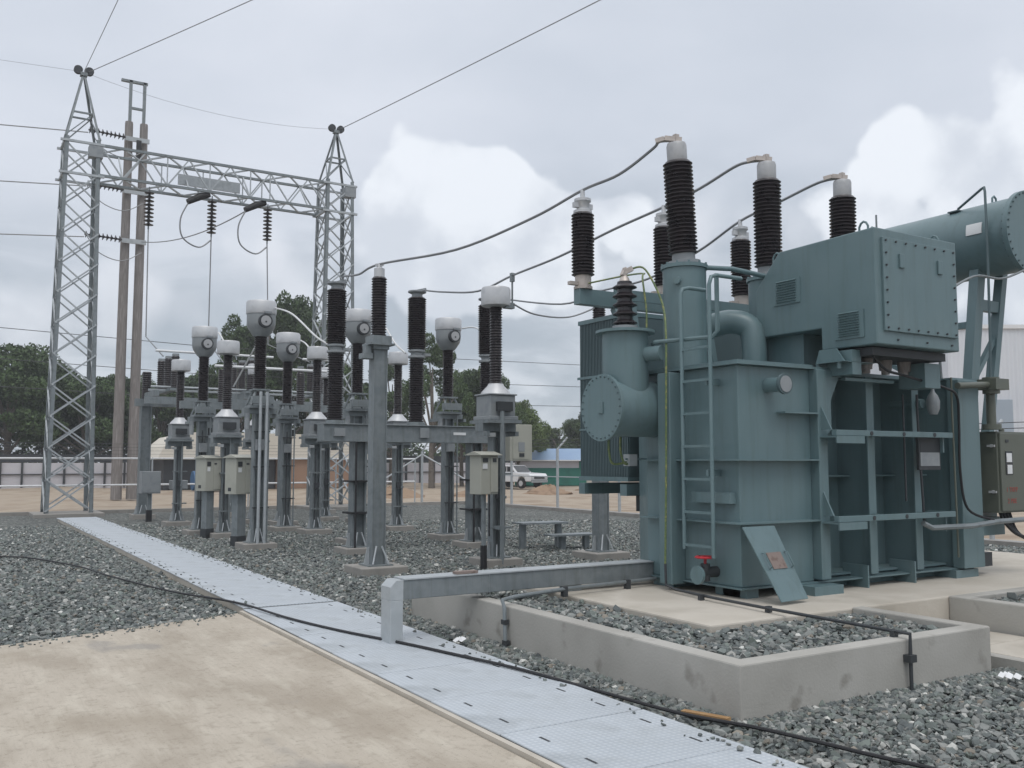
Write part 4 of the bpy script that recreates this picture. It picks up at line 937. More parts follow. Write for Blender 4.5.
# platform steps
t = thing('step_platform', 'low grey steel step platform on the gravel behind the front transformer', 'step platform', (9.7, 14.6, 0), rz=R(-5)); ORG[t.name] = (0, 0, 0)
MB().box(-.6, .35, -.2, .25, .46, .49).build('step', 'galv', t); MB().box(-.2, .75, -.6, -.25, .26, .29).build('step', 'galv', t)
for x, y, z in ((-.5, 0, .46), (.25, 0, .46), (.1, -.42, .26), (.6, -.42, .26)): MB().box(x-.05, x+.05, y-.05, y+.05, 0, z).build('leg', 'galv', t)
# disconnector structure, far
def disconnector():
    t = thing('disconnector', 'far three phase disconnector on a long beam with brown insulators', 'disconnector', (7.5, 28, 0))
    for x in (5.0, 7.5, 10.4):
        foot(t, x, 28.4); post(t, x, 28.4, .12, 3.2, .3, .26)
    MB().box(4.7, 10.8, 28.3, 28.5, 3.2, 3.42).build('frame_beam', 'galv', t); MB().box(4.7, 10.8, 26.9, 27.0, 3.2, 3.4).build('frame_beam', 'galv', t)
    MB().box(4.9, 10.6, 27.5, 27.6, 3.6, 3.66).cyl((4.9, 27.2, 3.7), (10.5, 27.2, 3.7), .03, n=8).build('drive_rod', 'galvl', t)
    for x in (5.0, 7.5, 10.4): MB().box(x-.07, x+.07, 26.9, 28.5, 3.42, 3.58).build('cross_beam', 'galv', t)
    for x in (5.45, 7.55, 9.65):
        ar = MB().box(x-.1, x+.1, 26.85, 28.6, 3.58, 3.66).build('phase_base', 'galv', t)
        for y in (26.95, 27.7, 28.5):
            insulator(MB(), x+(y-27.7)*-.05, y, 3.66, 4.55, 12, .08, .12, seg=14).build('insulator', 'porc', ar)
            MB().cbox(x+(y-27.7)*-.05, y, 4.55, 4.62, .16, .16).build('cap', 'greyp', ar)
        MB().cyl((x-.5, 26.95, 4.68), (x+.7, 26.95, 4.68), .035, n=10).build('contact_arm', 'white', ar)
        MB().cyl((x+.25, 27.1, .3), (x+.25, 27.1, 3.5), .03, n=8).build('drive_tube', 'galv', ar)
    insulator(MB(), 5.0, 28.4, 3.43, 4.2, 10, .1, .14, seg=14).build('insulator', 'porc', t)
disconnector()
# second lower steel frame behind the middle
def rear_frame():
    t = thing('bus_support_frame', 'low galvanised bus support frame crossing behind the round headed transformers', 'steel frame', (7, 23, 0))
    for x in (5.6, 7.5, 9.6): foot(t, x, 23.4); post(t, x, 23.4, .12, 2.9, .26)
    MB().box(4.9, 10.2, 23.3, 23.5, 2.9, 3.08).build('beam', 'galv', t)
    for x in (5.9, 7.9): 
        insulator(MB(), x, 23.4, 3.09, 3.9, 12, .08, .115, seg=14).build('insulator', 'porc', t)
    MB().cyl((5.7, 23.4, 3.98), (8.6, 23.4, 3.98), .035, n=8).build('bus_tube', 'white', t)
rear_frame()

# ------------------------------------------------------------------ gantry
def gantry():
    GY = 31.0; t = thing('lattice_gantry', 'tall galvanised lattice gantry with two towers and a cross beam', 'gantry', (7.4, GY, 0))
    def tower(cx, dz):
        tw = MB(); 
        def half(z): return .66 - (.66-.5)*min(z, 11.4)/11.4
        L_ = [(sx, sy) for sx in (-1, 1) for sy in (-1, 1)]
        for sx, sy in L_:
            a = (cx+sx*.66, GY+sy*.62, .0); b = (cx+sx*.5, GY+sy*.5, 11.5); c = (cx+sx*.36, GY+sy*.36, 12.2) ; d = (cx+sx*.05, GY+sy*.05, 13.2)
            tw.angle(a, b, .12, (-sx, 0, 0), (0, -sy, 0), .014)
        mast = tw.build('tower_legs', 'galv', t)
        tp = MB(); 
        for sx, sy in L_:
            b = (cx+sx*.5, GY+sy*.5, 11.5); d = (cx+sx*.05, GY+sy*.05, 13.2+dz)
            tp.angle(b, d, .07, (-sx, 0, 0), (0, -sy, 0), .01)
        w = .30
        for z, w in ((12.35, .275),):
            for s in (-1, 1): tp.bar((cx-w, GY+s*w, z), (cx+w, GY+s*w, z), .05).bar((cx+s*w, GY-w, z), (cx+s*w, GY+w, z), .05)
        for s in (-1, 1): tp.bar((cx-.5, GY+s*.5, 11.5), (cx+.27, GY+s*.27, 12.35), .03).bar((cx+s*.5, GY-.5, 11.5), (cx+s*.27, GY+.27, 12.35), .03)
        tp.cbox(cx, GY, 13.16+dz, 13.26+dz, .2, .2); tp.build('peak', 'galv', t)
        pu = MB(); 
        for dx in (-.16, .16): pu.cyl((cx+dx, GY-.06, 13.34+dz), (cx+dx, GY+.06, 13.34+dz), .13, n=14)
        pu.build('earth_wire_clamp', 'dark', t)
        br = MB(); z = .25; n = 12; zs = [.15 + (11.35-.15)*i/n for i in range(n+1)]
        for i in range(n):
            z0, z1 = zs[i], zs[i+1]; w0, w1 = half(z0)-.01, half(z1)-.01; e0 = w0*.96; e1 = w1
            for s in (-1, 1):
                br.bar((cx-w0, GY+s*e0, z0), (cx+w1, GY+s*e1, z1), .042, .042); br.bar((cx+w0, GY+s*(e0-.03), z0), (cx-w1, GY+s*(e1-.03), z1), .042, .042)
                br.bar((cx+s*w0, GY-e0, z0), (cx+s*w1, GY+e1, z1), .042, .042); br.bar((cx+s*(w0-.03), GY+e0, z0), (cx+s*(w1-.03), GY-e1, z1), .042, .042)
        for z in (10.35, 11.35):
            w = half(z)
            for s in (-1, 1): br.bar((cx-w-.12, GY+s*w, z), (cx+w+.12, GY+s*w, z), .07).bar((cx+s*w, GY-w, z), (cx+s*w, GY+w, z), .07)
        br.build('tower_bracing', 'galvl', t)
        MB().box(cx-.95, cx+.95, GY-.9, GY+.9, -.1, .1).build('footing', 'concf', t, bevel=.02)
        MB().cbox(cx+.38, GY-.38, 10.95, 11.3, .4, .3).build('equipment_box', 'greyp', t)
    tower(3.3, .45); tower(11.6, .18)
    ch = MB(); 
    for y in (-.48, .48):
        for z in (10.4, 11.35): ch.bar((3.7, GY+y, z), (11.2, GY+y, z), .08)
    ch.build('beam_chords', 'galv', t)
    br = MB(); n = 11; xs = [3.8+(11.1-3.8)*i/n for i in range(n+1)]
    for i in range(n):
        a, b = xs[i], xs[i+1]; up = i % 2
        for y in (-.48, .48): br.bar((a, GY+y, 10.4 if up else 11.35), (b, GY+y, 11.35 if up else 10.4), .042); br.bar((b, GY+y, 10.4), (b, GY+y, 11.35), .035) if i in (2, 4, 6, 7) else None
        for z in (10.4, 11.35): br.bar((a, GY-.48, z), (b, GY+.48, z), .045) if up else br.bar((a, GY+.48, z), (b, GY-.48, z), .045)
        if i % 3 == 1: br.bar((a, GY-.48, 10.4), (a, GY+.48, 11.35), .04)
    br.build('beam_bracing', 'galvl', t)
    MB().box(6.2, 8.2, GY-.12, GY-.06, 10.6, 10.95).build('name_board', 'galvl', t)
    return t
gantry()
def string(x, y, z, h, n, lb):
    t = thing('insulator_string', lb, 'insulator string', (x, y, z), 'insulator strings hanging from the gantry')
    MB().cyl((x, y, z), (x, y, z+.12), .02, n=8).cyl((x, y, z-h-.1), (x, y, z-h), .025, n=8).build('fitting', 'galv', t)
    mb = MB(); mb.lathe([(.03, 0)]+[q for k in range(n) for q in ((.035, -(k+.15)*h/n), (.06, -(k+.35)*h/n), (.15, -(k+.62)*h/n), (.15, -(k+.72)*h/n), (.04, -(k+.80)*h/n))]+[(.03, -h)], (x, y, z), n=16); mb.build('discs', 'porc', t)
SX = [(5.3, 10.2, 'hanging insulator string, leftmost, overlapping the poles'), (7.25, 10.2, 'hanging insulator string at the middle of the gantry beam'), (9.1, 10.2, 'hanging insulator string, rightmost, near the right tower')]
for x, z, lb in SX: string(x, 30.7, z, 1.15, 9, lb)
def capsule(x, lb):
    t = thing('damper_arm', lb, 'damper arm', (x, 30.6, 10.2), 'black covered arms under the gantry beam')
    MB().tube([(x+.2, 30.6, 10.32), (x-.1, 30.6, 10.22), (x-.5, 30.6, 9.98)], [.08, .12, .09], 12).build('sleeve', 'black', t)
    MB().tube(smooth_path([(x-.45, 30.6, 10.0), (x-.7, 30.6, 9.4), (x-.62, 30.6, 8.8), (x-.1, 30.65, 8.55), (x+.3, 30.7, 8.85)], 6), .025, 6).build('jumper', 'wire', t)
capsule(6.95, 'black sleeved arm with looped jumper beside the middle insulator string'); capsule(8.8, 'black sleeved arm with looped jumper beside the right insulator string')
def wire(pts, r, lb, name='conductor', m='wire', cat='conductor', group=None, seg=6):
    o = MB().tube(pts, r, seg).build(name, m, loc=tuple(Vector(pts[0]))); tagd(o, lb, cat, group); return o
wire(sag((7.25, 30.7, 8.95), (4.98, 21.2, 4.7), .0, 2)[:1] + [Vector((7.25, 30.7, 5.5)), Vector((7.2, 28.5, 4.6))], .02, 'thin vertical wire dropping from the middle insulator string')
wire([Vector((9.1, 30.7, 8.95)), Vector((9.15, 30.5, 5.5)), Vector((9.65, 27.8, 4.7))], .02, 'thin vertical wire dropping from the right insulator string')
wire([Vector((5.3, 30.7, 8.95)), Vector((5.3, 30.5, 5.5)), Vector((5.45, 28.5, 4.7))], .02, 'thin vertical wire dropping from the left insulator string')
EW = [(3.84, 12.7, 13.8), (11.0, 12.8, 13.8), (15.45, 10.2, 13.5)]
# earth wires from peaks
def dpt(px, py, dist): d = pix_dir(px, py); return Vector((0, 0, 1.6)) + Vector(d)*dist
wire(sag((3.3, 31, 13.75), EW[0], .05), .010, 'earth wire rising steeply from the left tower peak')
wire(sag((3.4, 31, 13.75), EW[1], .05), .012, 'earth wire rising to the upper right from the left tower peak')
wire(sag((11.7, 31, 13.5), EW[2], .05), .014, 'earth wire rising to the upper right from the right tower peak')
wire(sag((3.3, 31, 13.75), (11.6, 31, 13.5), .4), .005, 'faint sagging earth wire strung between the two tower peaks')
wire(sag((3.2, 31, 13.75), (-25, 45, 18.5), .3), .005, 'faint earth wire leaving the left tower peak to the left')
# H pole
def hpole():
    t = thing('twin_pole', 'twin weathered line poles standing side by side behind the gantry', 'utility pole', (7.2, 43, 0))
    d = 43.0
    for x in (6.48, 7.10): MB().lathe([(.23, 0), (.17, 16.5), (.16, 16.6)], (x, d, 0), n=12).build('pole', 'pole', t)
    for x in (6.50, 7.08): MB().bar((x, d, 16.6), (x, d, 18.5), .12, .16).build('extension', 'galv', t)
    MB().box(6.1, 7.2, d-.08, d+.08, 18.4, 18.5).build('top_arm', 'galv', t); MB().box(6.5, 7.08, d-.05, d+.05, 17.2, 17.3).build('cross_brace', 'galv', t)
    for z in (15.75, 13.4, 11.2): MB().box(6.3, 7.3, d-.33, d-.26, z-.1, z+.1).build('cross_arm', 'galvl', t)
    MB().box(6.75, 6.95, d-.45, d-.34, 14.9, 15.7).build('bracket', 'black', t)
    return t
hpole()
for z, lb, l2 in ((15.75, 'top', 'upper'), (13.4, 'middle', 'centre'), (11.2, 'bottom', 'lower')):
    t = thing('insulator_string', '%s of the three horizontal insulator strings left of the twin poles' % lb, 'insulator string', (6.3, 42.6, z), 'horizontal strings at the twin poles')
    n = 9; h = 1.5
    MB().lathe([(.03, 0)]+[q for k in range(n) for q in ((.035, -(k+.15)*h/n), (.06, -(k+.35)*h/n), (.15, -(k+.62)*h/n), (.15, -(k+.72)*h/n), (.04, -(k+.80)*h/n))]+[(.03, -h)], (6.3, 42.6, z), (1, 0, -.04), 12).build('discs', 'porc', t)
    wire(sag((4.8, 42.6, z-.06), (-30, 42, z-3.4), .0), .024, '%s conductor leading left from the twin poles' % l2)
    wire(smooth_path([(4.9, 42.5, z-.05), (5.4, 42.5, z-.7), (6.3, 42.5, z-.95), (7.1, 42.5, z-.5)], 5), .02, 'hanging jumper loop under the %s string at the twin poles' % lb)
wire(sag((7.1, 42.6, 11.2), (8.4, 30.6, 10.0), .35), .02, 'slack wire from the twin poles to the right gantry string')

# ------------------------------------------------------------------ main conductors
C1 = smooth_path([(6.42, 7.30, 4.985), (6.38, 7.42, 5.0), (6.45, 7.6, 4.99), (6.38, 8.1, 4.83), (6.29, 8.68, 4.78), (6.1, 9.5, 4.6), (5.8, 10.9, 4.45), (5.42, 12.6, 4.52), (5.5, 13.6, 4.55), (5.9, 15.3, 4.85), (5.98, 15.45, 4.80)], 6)
wire(C1, .017, 'left main conductor from the nearest tall bushing to the arrester column and left breaker column')
C2 = smooth_path([(7.75, 7.27, 4.99), (7.69, 7.40, 5.0), (7.66, 7.6, 4.99), (7.6, 8.1, 4.86), (7.53, 8.68, 4.76), (7.45, 9.6, 4.66), (7.55, 11.0, 4.58), (7.64, 12.46, 4.56), (7.55, 13.4, 4.45), (7.5, 14.6, 4.62), (7.5, 15.4, 4.78)], 6)
wire(C2, .017, 'middle main conductor from the second tall bushing to the rod and middle breaker column')
C3 = smooth_path([(9.02, 7.27, 4.99), (8.97, 7.40, 4.99), (8.95, 7.6, 4.97), (8.9, 8.1, 4.87), (8.84, 8.68, 4.76), (8.95, 9.6, 4.55), (9.2, 11, 4.42), (9.46, 12.6, 4.50), (9.3, 13.5, 4.4), (9.0, 15.4, 4.78)], 6)
wire(C3, .017, 'right main conductor from the third tall bushing over the radiators')
wire(smooth_path([(7.66, 12.45, 4.10), (8.1, 12.5, 3.98), (8.8, 12.55, 4.0), (9.46, 12.6, 4.25)], 6), .014, 'short slack lead from the front flat cap to the column behind the radiators')
def lead(a, b, lb, s=.1, m='white', r=.018): wire(smooth_path([a, tuple(Vector(a).lerp(Vector(b), .3)+Vector((0, 0, s))), tuple(Vector(a).lerp(Vector(b), .7)+Vector((0, 0, -s*.3))), b], 6), r, lb, m=m, name='jumper_lead', cat='jumper')
lead((5.25, 17.15, 4.5), (5.95, 15.7, 3.62), 'pale jumper from the tallest looking round head to the left breaker flange')
lead((7.2, 17.1, 4.5), (7.3, 15.7, 3.62), 'pale jumper from the round head left of the arrester column')
wire(smooth_path([(9.3, 17.2, 4.42), (9.5, 16.9, 4.4), (9.55, 16.3, 4.0), (9.5, 15.9, 3.62), (9.2, 15.6, 3.58)], 6), .018, 'white hooked jumper from the solitary round head to the right breaker column', name='jumper_lead', m='white', cat='jumper')
lead((5.2, 21.1, 4.5), (5.35, 20.3, 3.7), 'pale jumper beside the leftmost round head', .05)
lead((7.1, 21.1, 4.45), (7.3, 20.3, 3.9), 'pale jumper beside the smaller rear round head', .05)
lead((5.2, 17.2, 4.3), (5.25, 19.9, 3.2), 'pale lead dropping behind the tallest looking round head', .0)

# ------------------------------------------------------------------ fence, walls
def fence():
    t = thing('mesh_fence', 'galvanised pipe and mesh fence along the left rear kerb', 'fence', (-10, 32.6, 0))
    for i in range(14):
        x = -26 + i*3.2; MB().cyl((x, 32.6, 0), (x, 32.6, 1.75), .028, n=8).build('post', 'galvl', t)
    MB().cyl((-26, 32.6, 1.72), (15.6, 32.6, 1.72), .03, n=8).cyl((-26, 32.6, .86), (15.6, 32.6, .86), .03, n=8).build('rail', 'white', t)
    w = MB()
    for k in range(4): w.cyl((-26, 32.6, 1.86+k*.11), (15.6, 32.6, 1.86+k*.11), .0035, n=4)
    w.build('wire', 'dark', t)
    t2 = thing('mesh_fence', 'galvanised fence with cranked post tops along the right rear kerb', 'fence', (17.9, 25, 0))
    ys = [32.4, 29.4, 26.4, 23.0, 20.0, 17.0, 14.0, 11.0]
    for y in ys:
        MB().cyl((18.0, y, 0), (18.0, y, 2.05), .05, n=10).tube([(18.0, y, 2.03), (18.35, y-.1, 2.45)], .035, 8).build('post', 'galvl', t2)
    MB().cyl((18, 32.4, .05), (18, 9, .05), .02, n=6).cyl((18, 32.4, 1.1), (18, 9, 1.1), .02, n=6).build('rail', 'galvl', t2)
    w = MB()
    for k in range(3): w.cyl((18.05+.1*k, 33, 2.15+k*.12), (18.05+.1*k, 9, 2.15+k*.12), .008, n=4)
    w.build('wire', 'dark', t2)
    t3 = thing('braced_post', 'pale fence corner post with a diagonal brace and cranked top', 'fence post', (15.9, 32.6, 0))
    MB().cyl((15.9, 32.6, 0), (15.9, 32.6, 2.0), .05, n=10).tube([(15.9, 32.6, 2.0), (16.05, 32.4, 2.4)], .035, 8).build('post', 'galvl', t3)
    MB().tube([(15.9, 32.6, 1.9), (13.9, 32.6, .7)], .03, 8).tube([(15.9, 32.6, 1.9), (17.6, 31.4, .7)], .03, 8).build('brace', 'galvl', t3)
    t4 = thing('boundary_wall', 'far pale panelled boundary wall with dark posts below the treeline', 'wall', (0, 66, 0))
    MB().box(-40, 60, 66, 66.2, -.1, 1.55).build('wall', 'panelw', t4)
    p = MB()
    for i in range(84): x = -40+i*1.2; p.box(x-.06, x+.06, 65.86, 65.99, 0, 1.6)
    p.box(-40, 60, 65.9, 65.99, .8, .86); p.build('dark_frame', 'dark', t4)
    f = MB(); f.box(-40, 60, 66.3, 66.32, 1.6, 2.1)
    for k in range(4): f.box(-40, 60, 66.0, 66.03, 2.2+k*.2, 2.23+k*.2)
    f.build('dark_screen', 'dark', t4)
fence()

# ------------------------------------------------------------------ far buildings, truck, mounds
t = thing('storage_shed', 'long low shed with cream curved roof and brown walls behind the yard', 'shed', (17, 57, 0))
MB().prism([(10.5, 1.75), (23.5, 1.75), (23.3, 2.2), (22.6, 2.7), (21.8, 3.3), (12.8, 3.35), (11.6, 3.1), (10.9, 2.5)], 1, 55.8, 61).build('roof', 'roofcream', t)
MB().box(17.6, 23.2, 56, 60.8, 0, 1.749).build('wall', 'wallbrown', t); MB().box(11, 17.5, 56.4, 60.6, 0, 1.749).build('wall', 'dark', t)
o = MB().cyl((12.2, 54.5, .55), (13.9, 54.5, .55), .55, n=20).box(12.3, 13.8, 54.2, 54.8, 0, .12).build('blue_tank', 'bluedrum', loc=(13, 54.5, 0)); tagd(o, 'blue horizontal tank on the ground before the shed', 'tank')
t = thing('site_hut', 'low hut with pale blue roof and green netting behind the pickup', 'hut', (37, 54, 0), rz=0)
MB().prism([(-3.6, 1.9), (3.8, 1.9), (3.1, 2.7), (-3.0, 2.7)], 1, -2.2, 2.2)
def hut():
    c = Vector((37.2, 54.5, 0))
    def P(x, y, z): a = R(-33); return (c.x+x*math.cos(a)-y*math.sin(a), c.y+x*math.sin(a)+y*math.cos(a), z)
    def bx(x0, x1, y0, y1, z0, z1):
        vs = [P(x, y, z) for z in (z0, z1) for x, y in ((x0, y0), (x1, y0), (x1, y1), (x0, y1))]; return MB().add(vs, [(3, 2, 1, 0), (4, 5, 6, 7), (0, 1, 5, 4), (1, 2, 6, 5), (2, 3, 7, 6), (3, 0, 4, 7)])
    vs = [P(-3.4, -2.4, 1.75), P(3.6, -2.4, 1.75), P(3.6, 2.4, 1.75), P(-3.4, 2.4, 1.75), P(-2.8, 0, 2.55), P(3.0, 0, 2.55)]
    MB().add(vs, [(0, 1, 5, 4), (2, 3, 4, 5), (1, 2, 5), (3, 0, 4), (3, 2, 1, 0)]).build('roof', 'bluer', t)
    bx(-3.2, 3.4, -2.44, -2.40, 1.68, 1.748).build('eave', 'white', t)
    bx(-3, 1.4, -2, 2, 0, 1.2).build('netting', 'netting', t); bx(-3, 1.4, -1.95, 2, 1.2, 1.66).build('upper_wall', 'panelw', t); bx(1.41, 1.9, -2.02, 2, 0, 1.66).build('netting', 'netting', t); bx(1.91, 3.3, -2, 2, 0, 1.66).build('wall', 'concl', t)
hut()
def pickup():
    t = thing('pickup_truck', 'white crew cab pickup truck parked on the sandy ground', 'pickup truck', (30.6, 49.6, 0), rz=R(-78)); t.scale = (.86, .86, .86); ORG[t.name] = (0, 0, 0)
    # local x forward (towards right in the photo)
    side = [(-2.5, .5), (-1.85, .5), (-1.75, .75), (-1.45, .85), (-1.1, .75), (-1.0, .45), (1.15, .45), (1.25, .75), (1.55, .85), (1.85, .75), (1.95, .5), (2.45, .5), (2.5, .85), (2.35, 1.05), (1.0, 1.12), (.45, 1.12), (-.9, 1.12), (-2.5, 1.08)]
    MB().prism(side, 1, -.86, .86).build('body', 'carw', t, bevel=.05)
    cabp = [(.98, 1.12), (.35, 1.62), (-.7, 1.66), (-.95, 1.12)]
    c = MB().prism(cabp, 1, -.74, .74).build('cab', 'carw', t, bevel=.04)
    for s in (-1, 1):
        y0, y1 = (-.752, -.742) if s < 0 else (.742, .752)
        MB().prism([(.72, 1.17), (.3, 1.53), (-.02, 1.55), (-.02, 1.17)], 1, y0, y1).build('window', 'glass', c); MB().prism([(-.1, 1.17), (-.1, 1.55), (-.6, 1.57), (-.75, 1.17)], 1, y0, y1).build('window', 'glass', c)
    vs = [(.95, -.66, 1.17), (.95, .66, 1.17), (.42, .6, 1.6), (.42, -.6, 1.6)]
    MB().add([(x+.03, y, z+.01) for x, y, z in vs], [(0, 1, 2, 3)]).build('windscreen', 'glass', c)
    for x in (-1.42, 1.55):
        for y in (-.8, .8):
            w = MB().cyl((x, y-.1, .36), (x, y+.1, .36), .36, n=24).build('wheel', 'black', t); s = -1 if y < 0 else 1
            MB().cyl((x, y+s*.101, .36), (x, y+s*.11, .36), .2, n=16).build('rim', 'alu', w)
    MB().box(2.49, 2.56, -.8, .8, .42, .62).build('bumper', 'greyp', t); MB().box(2.5, 2.53, -.5, .5, .68, .86).build('grille', 'dark', t)
    for y in (-.68, .68): MB().box(2.49, 2.53, y-.13, y+.13, .68, .86).build('headlight', 'alu', t)
pickup()
def mound(x, y, rx, ry, h, lb):
    mb = MB(); n, m = 20, 8; vs = [(x, y, h*.95)]; fs = []
    for j in range(1, m+1):
        for i in range(n):
            a = 2*math.pi*i/n; rr = j/m; k = 1+random.uniform(-.14, .14); vs.append((x+rx*rr*k*math.cos(a), y+ry*rr*k*math.sin(a), max(-.1, h*(math.cos(rr*math.pi)*.5+.5)*random.uniform(.75, 1.15)-.08*(j == m))))
    for i in range(n): fs.append((0, 1+i, 1+(i+1) % n))
    for j in range(m-1):
        for i in range(n): fs.append((1+j*n+i, 1+(j+1)*n+i, 1+(j+1)*n+(i+1) % n, 1+j*n+(i+1) % n))
    mb.add(vs, fs, True); o = mb.build('dirt_mound', 'dirt', loc=(x, y, 0)); tagd(o, lb, 'dirt mound', 'dirt mounds on the sandy ground')
mound(27.3, 41, 1.5, 1.1, .42, 'brown dirt mound on the sand just in front of the pickup')
mound(22.5, 40.0, 1.6, .9, .35, 'low dirt mound on the sand left of the pickup'); mound(18.5, 41, 1.8, 1.2, .45, 'reddish dirt mound seen behind the braced fence post')
mound(33.0, 44.5, 1.5, .8, .3, 'small dirt mound right of the pickup near the radiators')
# far factory hall
def factory():
    t = thing('factory_hall', 'tall white corrugated factory hall at the right edge', 'factory', (55.2, 36.2, 0), rz=R(-32)); ORG[t.name] = (0, 0, 0)
    MB().box(0, 45, 0, 18, 0, 10.2).build('wall', 'corr', t); MB().box(-.1, 45.1, -.15, 18.1, 10.2, 10.45).build('roof', 'white', t)
    for x in (2.0, 9.5): MB().box(x+.8, x+2.0, -.06, -.005, 3.0, 5.6).build('window', 'fin2', t)
    MB().box(-.05, 45, -.1, -.003, 0, 2.2).build('plinth_band', 'panelw', t)
factory()

# ------------------------------------------------------------------ trees
def leaf_mesh(name, clumps, per, size, base):
    c = []; cs = []
    for (x, y, z, r) in clumps:
        n = int(per*r*r); d = RNG.normal(size=(n, 3)); d /= np.linalg.norm(d, axis=1, keepdims=True)
        rad = r*RNG.uniform(.35, 1.08, (n, 1))**.5; p = np.array([x, y, z]) + d*rad*np.array([1, 1, .8]); c.append(p)
        tint = np.clip(np.array(base)*RNG.uniform(.7, 1.3), 0, 1); cs.append(np.tile(tint, (n, 1))*RNG.uniform(.7, 1.4, (n, 1)))
    c = np.concatenate(c); cs = np.concatenate(cs); n = len(c)
    a = RNG.normal(size=(n, 3)); a /= np.linalg.norm(a, axis=1, keepdims=True); b = np.cross(a, RNG.normal(size=(n, 3))); b /= np.linalg.norm(b, axis=1, keepdims=True)
    s = size*RNG.uniform(.6, 1.4, (n, 1)); V = np.stack([c-a*s, c-b*s*.55, c+a*s, c+b*s*.55], 1).reshape(-1, 3)
    me = bpy.data.meshes.new(name); me.vertices.add(n*4); me.vertices.foreach_set('co', V.astype(np.float32).ravel())
    me.loops.add(n*4); me.loops.foreach_set('vertex_index', np.arange(n*4, dtype=np.int32)); me.polygons.add(n)
    me.polygons.foreach_set('loop_start', np.arange(0, n*4, 4, dtype=np.int32)); me.polygons.foreach_set('loop_total', np.full(n, 4, np.int32)); me.update(calc_edges=True)
    at = me.attributes.new('tint', 'FLOAT_COLOR', 'POINT'); cc = np.ones((n, 4, 4), np.float32); cc[:, :, :3] = cs[:, None, :]; at.data.foreach_set('color', cc.ravel())
    me.materials.append(M['leaf']); return me
def make_tree(seed, h, w, base, dense=1., open_=False):
    rs = random.Random(seed); t = thing('tree', '', 'tree', (0, 0, 0), None)
    tr = MB(); th = h*.42; tr.tube([(0, 0, -.1), (.05, .02, th*.5), (-.05, .05, th), (0, 0, h*.8)], [h*.028, h*.022, h*.017, h*.004], 9)
    cl = []; n = 26 if not open_ else 20
    for k in range(n):
        a = rs.uniform(0, 6.28); zz = rs.uniform(.28, 1)**.8; rr = w*.5*math.sin(min(1, (1-zz)*1.35+.18)*math.pi*.5)*rs.uniform(.45, 1.05)
        x, y, z = rr*math.cos(a), rr*math.sin(a), h*(zz*.82+.1); r = h*rs.uniform(.075, .15)*(.7 if open_ else 1)
        cl.append((x, y, z, r)); 
        if k % 2 == 0: tr.tube([(0, 0, z*.5), (x*.5, y*.5, z*.78), (x, y, z)], [h*.011, h*.007, h*.003], 6)
        for q in range(2):
            d = Vector((rs.gauss(0, 1), rs.gauss(0, 1), rs.gauss(0, .7))).normalized(); cl.append((x+d.x*r*.9, y+d.y*r*.9, z+d.z*r*.9, r*.5))
    tr.build('trunk', 'bark', t)
    me = leaf_mesh('crown', cl, 620*dense, .105 if not open_ else .09, base); o = bpy.data.objects.new('crown', me); COL.objects.link(o); o.parent = t
    return t
G1, G2, G3 = (.062, .094, .042), (.075, .115, .048), (.11, .15, .06)
protos = [make_tree(1, 10, 9, G1, 1.25), make_tree(2, 9, 10, G2, 1.1), make_tree(3, 10, 7, G2, 1.7, True), make_tree(4, 8, 8, G3, 1.)]
used = set()
def tree_at(px, dist, top_px, k, lb, cat_group=None, wide=1.):
    a = R(31.5)+math.atan((px-512)/930); x, y = dist*math.sin(a), dist*math.cos(a); dep = dist*math.cos(a-R(31.5))
    h = 1.6+(462-top_px)/930*dep; p = protos[k]; hh = [10, 9, 10, 8][k]*.98
    o = p if k not in used else copy_tree(p); used.add(k); s = h/hh
    o.location = (x, y, 0); o.rotation_euler = (0, 0, random.uniform(0, 6.28)); o.scale = (s*wide, s*wide, s); o['label'] = lb
    if cat_group: o['group'] = cat_group
GR = 'trees along the rear boundary'
TL = [(-60, 74, 352, 0, 1.1, 'dark tree beyond the left frame edge'), (8, 72, 343, 1, 1.1, 'broad dark tree at the far left edge behind the boundary wall'), (45, 76, 362, 0, 1.0, 'dark tree seen through the left gantry tower'), (85, 72, 374, 1, 1.0, 'lower tree between the left tower and the twin poles'),
      (122, 76, 372, 0, .9, 'tree directly behind the twin poles'), (160, 74, 382, 1, .9, 'low tree just right of the twin poles, behind the disconnector'), (200, 78, 372, 0, 1., 'tree behind the leftmost round headed transformer'),
      (236, 68, 322, 2, .75, 'slim open tree left of the tallest looking round head'), (282, 66, 292, 0, .68, 'tallest tree, behind the rear round headed transformer'), (310, 66, 330, 1, .75, 'tree between the tall tree and the right gantry tower'),
      (345, 74, 372, 0, .9, 'dark tree behind the right gantry tower foot'), (392, 70, 362, 2, .9, 'thin tree behind the arrester column'), (432, 60, 340, 2, .8, 'light green open tree beside the middle breaker column'), (462, 64, 372, 1, .7, 'round green tree right of the solitary round head'),
      (484, 62, 366, 1, .6, 'green tree behind the front flat capped transformer'), (518, 64, 395, 3, .7, 'small tree above the drive cabinet'), (560, 88, 424, 3, 1.1, 'light green bushy tree above the hut roof'), (596, 84, 408, 0, 1., 'dark tree at the radiator edge'), (535, 92, 428, 3, .9, 'low distant bush tree left of the hut'),
      (640, 90, 412, 1, 1., 'tree hidden mostly by the transformer end'), (1060, 95, 400, 0, 1., 'tree outside the right edge'), (-120, 72, 345, 1, 1, 'broad tree outside the left edge')]
for (px, d, top, k, wd, lb) in TL: tree_at(px, d, top, k, lb, GR, wd)
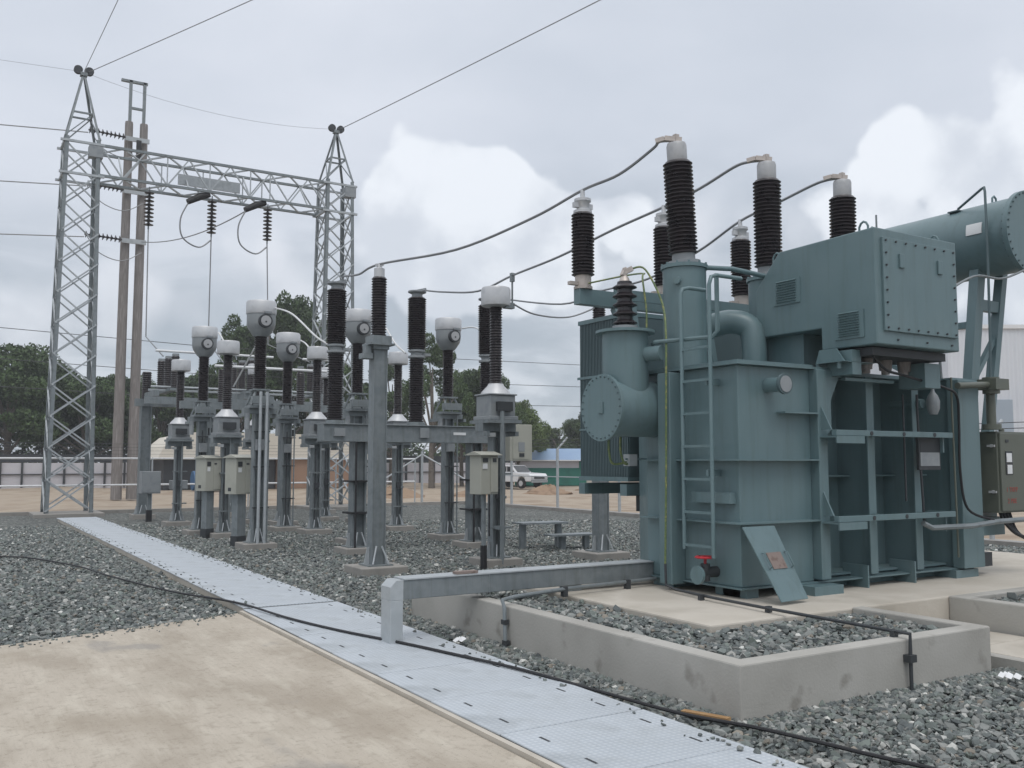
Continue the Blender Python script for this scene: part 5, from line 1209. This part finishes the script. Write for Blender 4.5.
# hedge mass along the far line so that no bare horizon shows
def hedge():
    cl = []
    for i in range(150):
        x = -50+i*.85; cl.append((x, 79+random.uniform(-2, 2), random.uniform(.8, 3.2), random.uniform(1.2, 2.0)))
    for i in range(70):
        cl.append((35+i*.9, 88-i*.75+random.uniform(-1, 1), random.uniform(.6, 2.2), random.uniform(1, 1.8)))
    me = leaf_mesh('undergrowth', cl, 150, .17, G1); o = bpy.data.objects.new('undergrowth', me); COL.objects.link(o); o['kind'] = 'stuff'; o['label'] = 'dark undergrowth filling the gaps below the boundary trees'; o['category'] = 'undergrowth'
hedge()
# distant power lines
for z0, lb in ((9.2, 'upper'), (7.4, 'middle'), (5.8, 'lower')):
    wire([Vector((-30, 60, z0+1)), Vector((15, 61, z0-.2)), Vector((60, 62, z0+.6)), ], .022, '%s faint distant power line crossing low in the sky' % lb, name='power_line', m='dark', cat='power line')
# small white scraps on the gravel
for (x, y, lb) in ((3.88, 7.22, 'crumpled white scrap beside the foot of the steel duct'), (6.6, 3.95, 'white paper scrap on the gravel near the right end of the bund')):
    mb = MB(); 
    for k in range(6): p = Vector((x+random.uniform(-.06, .06), y+random.uniform(-.05, .05), .05)); mb.add([p, p+Vector((.05, .01, .02)), p+Vector((.04, .04, .035)), p+Vector((-.01, .035, .01))], [(0, 1, 2, 3)])
    o = mb.build('paper_scrap', 'white', loc=(x, y, .04)); tagd(o, lb, 'paper scrap')

# thin humid air
def haze():
    o = MB().box(-60, 130, -20, 110, -1.2, 24).build('haze', 'white'); o['kind'] = 'stuff'; o['label'] = 'thin humid haze'; o['category'] = 'haze'
    m = bpy.data.materials.new('haze'); m.use_nodes = True; nt = m.node_tree; nt.nodes.clear()
    out = nt.nodes.new('ShaderNodeOutputMaterial'); v = nt.nodes.new('ShaderNodeVolumePrincipled'); v.inputs['Color'].default_value = (.9, .93, .96, 1); v.inputs['Density'].default_value = .0013; v.inputs['Anisotropy'].default_value = .2
    nt.links.new(v.outputs[0], out.inputs['Volume']); o.data.materials.clear(); o.data.materials.append(m)
haze()
